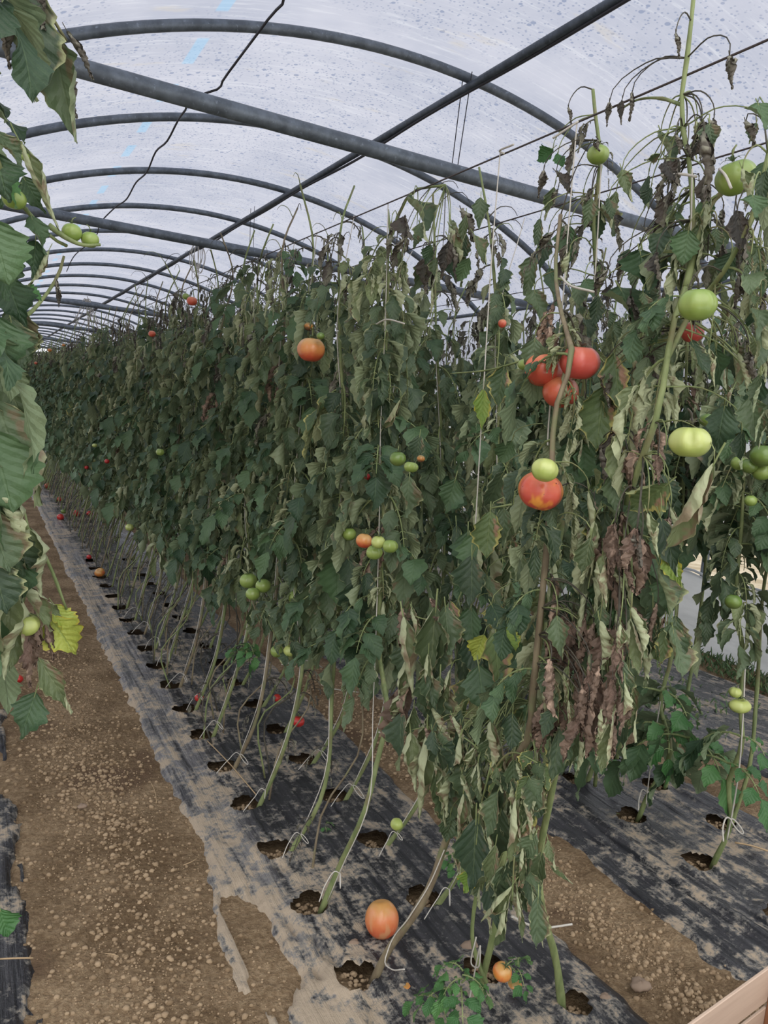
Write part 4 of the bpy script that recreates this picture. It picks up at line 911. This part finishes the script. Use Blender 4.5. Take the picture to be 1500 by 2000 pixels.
TM = [
 (1133,708,38,1.005,'red','big red tomato, upper of the trio beside the brown stem','rib',1,1,1.0,(.1,.1)),
 (1062,722,37,.985,'redor','big red tomato with pale shoulder hanging behind the white string','rib',1,1,1.05,(0,.1)),
 (1095,765,35,1.01,'redor','orange-red tomato, lowest of the trio crossed by the brown stem','round',None,1,.95,(0,0)),
 (1028,713,17,1.02,'green','green tomato peeping out behind the big red one on its path side','round',None,1,1.3,(0,0)),
 (1056,959,43,.905,'spot','large speckled red tomato with a yellow streak on the brown stem','rib',None,1,1.0,(0,.1)),
 (1064,918,26,.86,'pale','flat pale green tomato sitting atop the speckled red tomato','rib',None,1,.80,(.3,0)),
 (608,683,27,.93,'orange','half-ripe tomato with yellow shoulders and red base high in the foliage','rib',0,1,1.0,(0,0)),
 (603,638,9,.95,'rotten','small shrivelled tomato just above the half-ripe yellow one','round',1,1,1,(0,0)),
 (626,656,8,.93,'dkgreen','tiny green tomato touching the top of the half-ripe yellow one','round',None,1,1.1,(0,0)),
 (1362,595,36,.97,'green','large green tomato under a hanging withered leaf, upper right','rib',1,1,1.02,(0,0)),
 (1352,649,22,1.15,'red','dull red tomato tucked beneath the large green one','round',None,1,1.0,(0,0)),
 (1348,863,40,.98,'pale','large pale yellow-green tomato with a deep dark cleft','cleft',1,1,.98,(.0,.0)),
 (1438,347,38,1.08,'green','large green tomato lashed with white string on the top wire','rib',0,1,1.05,(0,.5)),
 (1168,302,21,1.1,'green','green tomato high up against the roof under withered leaves','rib',1,1,1.0,(0,0)),
 (682,1043,14,1.0,'green','green tomato at the path end of the five-fruit cluster','round',0,1,1,(0,0)),
 (711,1056,16,.99,'orange','orange tomato in the five-fruit cluster','round',0,1,1.1,(0,0)),
 (739,1059,14,.98,'pale','pale green tomato in the middle of the five-fruit cluster','round',0,1,1,(0,0)),
 (762,1067,15,1.0,'green','green tomato at the far end of the five-fruit cluster','rib',None,1,1,(0,0)),
 (731,1079,16,.99,'green','lowest green tomato of the five-fruit cluster','rib',None,1,.9,(0,0)),
 (777,896,16,1.0,'dkgreen','dark green tomato half under a leaf in the middle foliage','round',0,1,1.1,(0,0)),
 (802,912,14,.98,'green','ribbed green tomato next to the dark one in the middle foliage','beef',None,1,1,(0,0)),
 (822,896,8,.97,'rotten','small green tomato with a brown rotten tip','round',None,1,1,(0,0)),
 (485,1134,17,.96,'green','upper green tomato of the low cluster over the path film','rib',0,1,.95,(0,0)),
 (514,1144,15,.98,'green','far green tomato of the low cluster over the path film','round',None,1,.9,(0,0)),
 (494,1160,14,.94,'green','lowest green tomato of the low cluster over the path film','round',None,1,.9,(0,0)),
 (575,1166,13,1.05,'green','green tomato partly behind a dark leaf edge, low in the foliage','round',None,1,1.1,(0,0)),
 (541,1272,13,1.05,'green','pale green tomato hidden partly behind a stem, low on the main row','round',None,1,1.0,(0,0)),
 (567,1271,13,1.02,'pale','pale green tomato low on the main row before bare soil','rib',None,1,1.0,(0,0)),
 (541,1363,8,1.1,'fullred','small bright red tomato hanging just above the film','round',None,1,1.1,(0,0)),
 (583,1409,12,1.12,'fullred','small deep red tomato with a calyx hanging over the black film','rib',0,1,.9,(0,0)),
 (775,1610,13,1.05,'pale','small pale green tomato with long sepals low by the rear planting hole','heart',0,1,1.0,(2.0,0)),
 (981,1898,19,1.12,'yellow','small orange tomato hanging low by the twin green stems','round',0,1,.9,(0,.3)),
 (253,1030,8,.95,'pale','pale green tomato low on the middle of the path-side line','rib',None,1,.9,(0,0)),
 (239,988,5,.95,'fullred','tiny red tomato hanging above the pale green one, path-side line','round',None,1,1,(0,0)),
 (209,901,5,.9,'fullred','red tomato in the shade under the far foliage','round',None,1,1.0,(0,0)),
 (169,913,4,.9,'fullred','far red tomato near the foliage foot, nearest the path of its pair','round',None,1,1,(0,0)),
 (185,870,5,.85,'pale','small yellow-green tomato on the far foliage face','round',None,1,1.2,(0,0)),
 (313,883,8,.85,'green','green tomato on the foliage face halfway down the row','rib',None,1,.9,(0,0)),
 (375,588,10,.95,'redor','red tomato on the row top with a green one behind it','rib',None,1,.9,(0,0)),
 (363,579,7,1.0,'green','green tomato behind the red one on the row top','round',None,1,1,(0,0)),
 (297,652,7,.85,'redor','orange-red tomato near the row top, beyond the red and green pair','rib',None,1,.8,(0,0)),
 (124,674,3,.85,'yellow','tiny orange tomato on the far row top, nearest of the far orange ones','round',None,1,1,(0,0)),
 (97,684,4,.85,'yellow','tiny orange tomato on the far row top, middle of the far orange ones','round',None,1,1,(0,0)),
 (70,709,3,.85,'redor','tiny orange tomato on the far row top, farthest down the row','round',None,1,1,(0,0)),
 (981,632,9,1.3,'redor','orange-red tomato half hidden by leaves behind the main row','heart',None,1,1.2,(0,0)),
 (850,1243,9,1.4,'green','bright green tomato glimpsed behind brown drooping leaves','round',None,1,1.1,(0,0)),
 (535,1097,4,1.3,'fullred','tiny red tomato in a dark gap above the low green cluster','round',None,1,1,(0,0)),
 (715,931,8,1.25,'fullred','dark red tomato deep in the shade of the middle foliage','round',None,1,1,(0,0)),
]
for x, y, rp, X, m, lb, sh, cal, _, wd, tl in TM: tomato(x, y, rp, X, m, lb, sh, cal, False, 1.0 if wd < 1.2 else 1/wd, tl, G1, 1.0)
G2 = 'tomatoes on the second bed'
for x, y, rp, X, m, lb, sh in ((1445,1378,19,2.24,'pale','flat pale green tomato, lower of the pair on the second-bed stem','pair'), (1436,1352,12,2.22,'pale','small pale green tomato, upper of the pair on the second-bed stem','rib'),
    (1490,890,24,2.1,'dkgreen','dark green tomato at the picture edge in the second bed','round'), (1443,905,15,2.12,'green','small green tomato at the path end of the second-bed cluster','round'), (1463,910,16,2.1,'dkgreen','shaded green tomato in the middle of the second-bed cluster','round'),
    (1488,922,18,2.14,'green','shaded green tomato, lowest, under the dark green one in the second bed','round'), (1466,978,12,2.1,'green','bright green tomato below the second-bed cluster','round'), (1262,1350,8,2.75,'green','small green tomato, upper of three low on the second bed film','round'),
    (1275,1348,7,2.78,'green','small green tomato, rear of three low on the second bed film','round'), (1263,1364,7,2.72,'green','small green tomato, lowest of three low on the second bed film','round'), (1368,1060,9,2.5,'fullred','dull red tomato before the white skirt opening','round'),
    (1380,820,14,1.5,'dkgreen','dim green tomato above the large pale cleft one','round'), (1432,1175,16,2.1,'dkgreen','green tomato wrapped in leaves before the white skirt','round')):
    tomato(x, y, rp, X, m, lb, sh, 0 if rp > 11 else None, group=G2)
G3 = 'fallen tomatoes on the ground'
for x, y, rp, m, lb, sh, tl, sq in ((746,1795,33,'big','big orange and yellow tomato lying on the black film at the front','round',(.25,.1),1.2), (195,1118,10,'yellow','yellow-orange tomato lying on the film edge by the path','rib',(.5,.3),.9),
    (389,1362,9,'fullred','dark red tomato lying by a planting hole behind a stem','round',(.6,.2),.9), (174,1088,5,'fullred','small red tomato lying just beyond the yellow-orange one','round',(.4,.1),1), (118,1010,7,'fullred','red tomato on the film with a green one against it','round',(.2,.1),1),
    (124,999,5,'dkgreen','small green tomato touching the red one on the film','round',(.2,.1),1), (150,1003,7,'fullred','red tomato on the film, middle of the three at that distance','rib',(.9,.1),.9), (175,1003,6,'fullred','red tomato on the film, deepest under the plants of the three','round',(.2,.1),1),
    (94,949,6,'fullred','oblong red tomato on the far film edge','heart',(1.4,.1),1), (116,975,5,'fullred','small red tomato between the oblong one and the red-green pair','round',(.2,.4),1), (79,937,4,'fullred','far tiny red tomato on the film, second farthest','round',(.2,.1),1), (70,929,4,'fullred','farthest tiny red tomato on the film','round',(.2,.1),1),
    (37,1326,8,'fullred','dark red tomato on the soil behind the leaves of the path-edge plant','round',(.2,.1),1)):
    tomato(x, y, rp, 0, m, lb, sh, None, True, sq, tl, G3)
tomato(1003, 1922, 16, 0, 'rotten', 'squashed rotten yellow tomato beside the small orange one', 'rib', None, True, .5, (.1, .1), G3)
tomato(790, 1925, 12, 0, 'yellow', 'torn bit of orange tomato skin on the dusty film', 'beef', None, True, .25, (.1, .1), G3)
for x, y, rp, X, m, lb, sh, c in ((140,454,19,.072,'green','green tomato on the stalk over the path, nearer the plant','round',0), (176,468,17,.073,'green','green tomato at the tip of the stalk over the path','round',0), (28,389,22,.045,'green','green tomato among dark leaves of the path-edge plant','rib',0),
     (52,1221,24,.07,'pale','pale striped green tomato between wilted leaves of the path-edge plant','rib',1), (50,307,9,.05,'green','tiny green tomato under the greyish rolled leaf','round',0)):
    tomato(x, y, rp, X, m, lb, sh, c, group='tomatoes of the path-edge plant')
#==STRINGS==
def wire(p0, p1, label, r=.0022, m=None):
    p0 = np.array(p0, float); p1 = np.array(p1, float); n = 90; t = np.linspace(0, 1, n)[:, None]; P = p0*(1-t)+p1*t
    P[:, 2] -= .008*np.abs(np.sin(t[:, 0]*26)); P[:, 0] += .004*np.sin(t[:, 0]*70); mb = MB(); tube(mb, P-p0, r, 5)
    return tag(obj('crop_wire', mb.mesh('crop_wire', [m or M_WIRE]), None, p0), label, 'wire')
wire((1.1, .2, 2.105), (1.1, 40, 2.105), 'rusty crop wire above the path-side line of the main row')
wire((1.5, .2, 2.12), (1.5, 40, 2.12), 'rusty crop wire above the rear line of the main row')
wire((2.45, .2, 2.15), (2.45, 20, 2.15), 'dark crop wire above the second bed')
def twine(pts, label, r=.0016, group='white support strings', n=40, name='support_string', m=None, loop=None, cat='string'):
    P = smooth_path(pts, n); mb = MB(); tube(mb, P-P[0], r, 5)
    o = tag(obj(name, mb.mesh(name, [m or M_TWINE]), None, P[0]), label, cat, group)
    if loop is not None:
        c, q = loop; rs_ = random.Random(int(c[0]*1000+c[1]*77)); a = rs_.uniform(-2.2, 1.2); s_ = rs_.uniform(.010, .022); L = []
        for k in range(16):
            b = 2*PI*k/15; L.append(np.array([c[0]+s_*(1-math.cos(b))*math.cos(a)*.8, c[1]-s_*(1-math.cos(b))*.8, c[2]-s_*.5*math.sin(b)-s_*.9*(1-math.cos(b))]))
        L += [np.array(c)+[-.01, .004, .006], np.array(c)+[-.03-s_, -.01, -.02+s_*.5], np.array(c)+[-.06-s_*q, -.03, -.05]]
        mb = MB(); tube(mb, smooth_path(L, 44)-P[0], r, 5); obj('knot_loop', mb.mesh('knot_loop', [m or M_TWINE]), o)
    return o
def along(P, z0, side=-.014, X=1.1, yw=None):
    idx = [i for i in range(len(P)) if P[i][2] > z0 and P[i][2] < 1.95][::4]; L = [np.array(P[i])+[side, -.012, 0] for i in idx]
    L.append(np.array([X, L[-1][1]+.03 if yw is None else yw, 2.105])); return L
twine([onx(758,398,1.1), onx(752,640,1.07), onx(743,850,1.06), onx(741,1000,1.06), onx(738,1120,1.05), onx(728,1400,1.02), onx(722,1560,.985), onx(665,1700,.945), onx(640,1760,.93)], 'white string wound round the stem of the second path-side plant', loop=(onx(664,1706,.94), .8))
twine([onx(1127,240,1.1), onx(1112,420,1.08), onx(1098,600,1.05), onx(1086,700,1.01), onx(1072,820,1.02), onx(1068,1000,1.02), onx(1056,1220,1.02), onx(1035,1370,1.01)], 'white string running down over the big red tomatoes')
twine([onx(977,297,1.1), onx(962,480,1.09), onx(948,700,1.06), onx(936,900,1.05), onx(925,1090,1.04)], 'long pale string hanging in front of the foliage between the front plants')
twine([onx(1175,300,1.13), onx(1166,480,1.13), onx(1150,700,1.12)], 'white string tied under the high green tomato')
twine([onx(1352,330,1.08), onx(1345,500,1.08), onx(1315,640,1.08), onx(1290,760,1.08), onx(1268,850,1.08)], 'white string along the thick green stem of the tall front plant')
twine([onx(868,1660,.99), onx(840,1725,.975), onx(800,1790,.955), onx(758,1855,.94), onx(752,1875,.93), onx(765,1893,.92), onx(790,1893,.92)], 'string at the foot of the brown-stemmed front plant')
twine([onx(1060,1770,1.26), onx(1082,1860,1.31), onx(1090,1900,1.33)], 'white string on the bent green stem at the front')
twine([onx(1000,1790,.98), onx(1030,1805,1.1), onx(1070,1812,1.25), onx(1118,1805,1.3)], 'white ribbon tied round the bent green stem at the front', .0028)
twine([onx(930,1830,1.14), onx(922,1885,1.13), onx(933,1890,1.13), onx(938,1850,1.13), onx(915,1960,1.13)], 'white string loop beside the twin green stems', .002)
for i, (pts, lb) in enumerate((([(740,1430,1.03),(770,1432,1.1),(790,1434,1.2)], 'horizontal string tie between twisted stem and the plant behind it'), ([(628,1337,1.04),(650,1345,1.1),(700,1352,1.2)], 'horizontal string tie next to the dark drooping leaf'), ([(550,1298,1.03),(600,1290,1.1),(630,1304,1.2)], 'horizontal string tie below the two pale green tomatoes'),
     ([(1095,540,1.04),(1120,560,1.0),(1160,570,1.0)], 'frayed string tied near the brown stem top'), ([(1360,345,1.04),(1330,340,1.05),(1292,343,1.06)], 'taut string tied to the top wire by the lashed tomato'), ([(1405,330,1.05),(1418,345,1.04),(1428,368,1.04)], 'string crossing the large lashed green tomato'),
     ([(730,636,1.05),(757,624,1.04),(790,632,1.05)], 'string end sticking out of the foliage below the roof'), ([(985,300,1.1),(977,297,1.1),(1003,282,1.08)], 'string knot on the crop wire above the long pale string'), ([(1080,270,1.08),(1110,250,1.09),(1130,237,1.1)], 'frayed string end on the crop wire above the red tomatoes'))):
    twine([onx(*q) for q in pts], lb, .0024, 'string ties', 14, 'string_tie')
idx = 0
for o in [o for o in S.objects if o.get('category') == 'plant' and o.get('group') == ROW][4:]:
    y = o.location[1]; x = o.location[0]
    if y > (5.2 if x < 1 else 2.9) or not [c for c in o.children if c.name.startswith('stem')]: continue
    st = [c for c in o.children if c.name.startswith('stem')][0]; vs = [v.co for v in st.data.vertices]; P = [np.mean([np.array(vs[i*8+k]) for k in range(8)], axis=0)+np.array(o.location) for i in range(40)]
    L = along(P, .09, X=1.1 if x < 1 else 1.5); lb = o['label'].replace('plant from the front', 'string from the front').replace('in the', 'supporting the')
    twine(L[::1], 'white string on the '+o['label'].split(' plant')[0]+' plant of the '+('path-side' if x < 1 else 'rear')+' line', .0015, loop=(L[0], rnd.uniform(.5, 2.5)))
for i, (a, b) in enumerate(((1440,1240), (1300,1330))):
    pass
twine([onx(1456,1290,2.27), onx(1450,1420,2.26), onx(1446,1480,2.26), onx(1428,1600,2.27), onx(1420,1640,2.27)], 'white string wrapped on the stem below the second-bed pair of tomatoes', .0028, loop=(onx(1428,1600,2.26), .3))
twine([onx(1290,1370,2.3), onx(1270,1500,2.27), onx(1262,1570,2.27)], 'white string on the bent stem over the second-bed planting hole', .0024, loop=(onx(1262,1545,2.27), .2))
twine([onx(1168,1480,2.2), onx(1170,1520,2.2), onx(1178,1512,2.2), onx(1166,1485,2.2)], 'white string loop on the short stump of the second bed', .0024)
mb = MB(); P = smooth_path([onx(1162,1535,2.25), onx(1165,1500,2.23), onx(1167,1440,2.2)], 12); tube(mb, P-P[0], .008, 8)
tag(obj('plant_stump', mb.mesh('plant_stump', [M_STEM]), None, P[0]), 'short green cut stump in the second bed with a string loop', 'stump')
# cable under the roof, hanging cords, bundle of twine
cb = [onz(555,-40,2.9), onz(555,0,2.9), onz(530,30,2.93), onz(500,70,2.9), onz(470,110,2.94), onz(440,150,2.9), onz(410,180,2.93), onz(385,187,2.9), onz(362,215,2.9), onz(345,240,2.93), onz(330,270,2.9), onz(302,300,2.93), onz(290,330,2.9), onz(262,362,2.93), onz(250,385,2.9), onz(225,405,2.93), onz(200,430,2.9), onz(188,460,2.9), onz(145,500,2.9), onz(130,530,2.9)]
twine(cb, 'wavy dark cable slung under the roof arches', .0055, None, 90, 'roof_cable', M_CABLE, cat='cable')
for a, b, X, lb in (((905,145),(880,345),2.46,'dark cord hanging from the long roof pipe, path side of a pair'), ((922,140),(890,350),2.46,'dark cord hanging from the long roof pipe, wall side of a pair'), ((1325,240),(1315,335),2.0,'dark cord hanging behind the tall front plant'),
                    ((490,405),(487,500),2.46,'thin cord hanging from the long roof pipe, farther along'), ((497,403),(494,510),2.46,'thin pale cord beside the farther hanging cord')):
    twine([onx(*a, X), onx(*b, X)], lb, .003, 'hanging cords', 8, 'hanging_cord', M_CABLE)
c0 = onx(388, 466, 2.44); L = []
for k in range(7):
    a = k*.9; L += [c0+[0, 0, 0], c0+[.10*math.cos(a), .10*math.sin(a), -.2], c0+[.05*math.cos(a+.5), .07*math.sin(a+.5), -.42-.04*(k % 3)], c0+[-.08*math.cos(a+1), .06*math.sin(a), -.2]]
twine(L, 'bundle of white string loops hanging from the roof pipe', .0045, None, 130, 'twine_bundle')
c0 = onx(170, 578, 1.9); L = [c0+[0, 0, 0]]
for k in range(6):
    a = k*1.3; L += [c0+[.25*math.cos(a), .1, -.5-.1*(k % 2)], c0+[.05*math.sin(a), 0, -.05]]
twine(L, 'tangled white string hanging far down the tunnel', .007, None, 90, 'twine_bundle')
# young side shoots and seedlings low down
def sprout(x0, y0, X, n, sc, label, par=None, ground=False):
    p = onz(x0, y0, .02) if ground else onx(x0, y0, X)
    t = par or empty('tomato_seedling', p, label, 'seedling')
    for k in range(n): add_leaf(t, 'bright', p+np.array([0, 0, .01*k]), k*2.4+rnd.random(), sc*rnd.uniform(.8, 1.2))
sprout(635,1620,0,3,.32,'tiny seedling on the black film between two planting holes',None,True)
sprout(480,1275,1.0,5,.75,'',pD); sprout(890,1690,1.15,4,.5,'',pC); sprout(1010,1900,1.18,3,.5,'',pC); sprout(900,1935,1.02,6,.7,'',pC); sprout(850,1950,1.0,3,.6,'',pC)
for x, y, n, sc in ((1290,1350,6,1.6), (1300,1420,5,1.6), (1340,1440,4,1.3), (1420,1490,5,1.2), (1450,1440,4,1.2), (1180,1480,3,.9), (1210,1590,2,.6)):
    t_ = [o for o in S.objects if o.get('label', '').startswith('second-bed plant whose' if x < 1350 else 'second-bed plant with')][0]; p = onx(x, y, 2.28)
    for k in range((n+1)//2): add_leaf(t_, 'bright' if k % 2 else 'fresh', p, k*2.4+rnd.random(), sc*rnd.uniform(.8, 1.2))
weeds(3.0, 3.9, 2.6, 4.5, 700, .12, 8, 'creeping green weeds on the film of the third bed')

# ------------------------------------------------------------------ wooden crate, corner of it in view
m, nt = mat('pale_poplar_wood'); N = NT(nt); P = tex(N)
c = N.mix(N.noise(N.mapping(P, (3, 60, 60)), 1.0, 4, .6), (.42,.30,.23), (.62,.47,.36)); N.princ(c, .6, .3, normal=N.bump(N.noise(N.mapping(P, (4, 90, 90)), 1, 3), .2, .002)); M_WOOD = m
m, nt = mat('brown_wood'); N = NT(nt); P = tex(N); N.princ(N.mix(N.noise(N.mapping(P, (60, 60, 3)), 1, 3), (.22,.095,.045), (.34,.155,.08)), .6, .3); M_WOODD = m
zt = .30; q0 = onz(1340, 2000, zt); q1 = onz(1500, 1885, zt); dx = _n((q1-q0)*[1, 1, 0]); nrm = np.array([dx[1], -dx[0], 0])       # nrm points back to the camera side
corner = q1+dx*.045; L_, W_ = .55, .36; o_ = corner-dx*L_+nrm*W_
cr = empty('wooden_crate', (o_[0], o_[1], 0), 'pale wooden slatted crate standing on the ground, one corner in view', 'crate')
ang = math.atan2(dx[1], dx[0]); cr.rotation_euler = (0, 0, ang)
def cpart(name, lo, hi, mt, lab=None):
    mb = MB(); box(mb, lo, hi); o = obj(name, mb.mesh(name, [mt], False), cr); b = o.modifiers.new('b', 'BEVEL'); b.width = .0015; b.segments = 1
    if lab: o['label'] = lab
th = .007
for z0, z1 in ((.012, .11), (.122, .195), (.21, zt)):
    cpart('slat', (0, W_-th, z0), (L_, W_, z1), M_WOOD); cpart('slat', (0, 0, z0), (L_, th, z1), M_WOOD)
    cpart('slat', (0, th, z0), (th, W_-th, z1), M_WOOD); cpart('slat', (L_-th, th, z0), (L_, W_-th, z1), M_WOOD)
for k in range(5): cpart('bottom_board', (th, th+.005+k*.069, .004), (L_-th, th+.065+k*.069, .011), M_WOOD)
for x_, y_ in ((th, th), (L_-th-.03, th), (th, W_-th-.03), (L_-th-.03, W_-th-.03)): cpart('corner_post', (x_, y_, .011), (x_+.03, y_+.03, zt-.03), M_WOODD, 'reddish brown corner post')
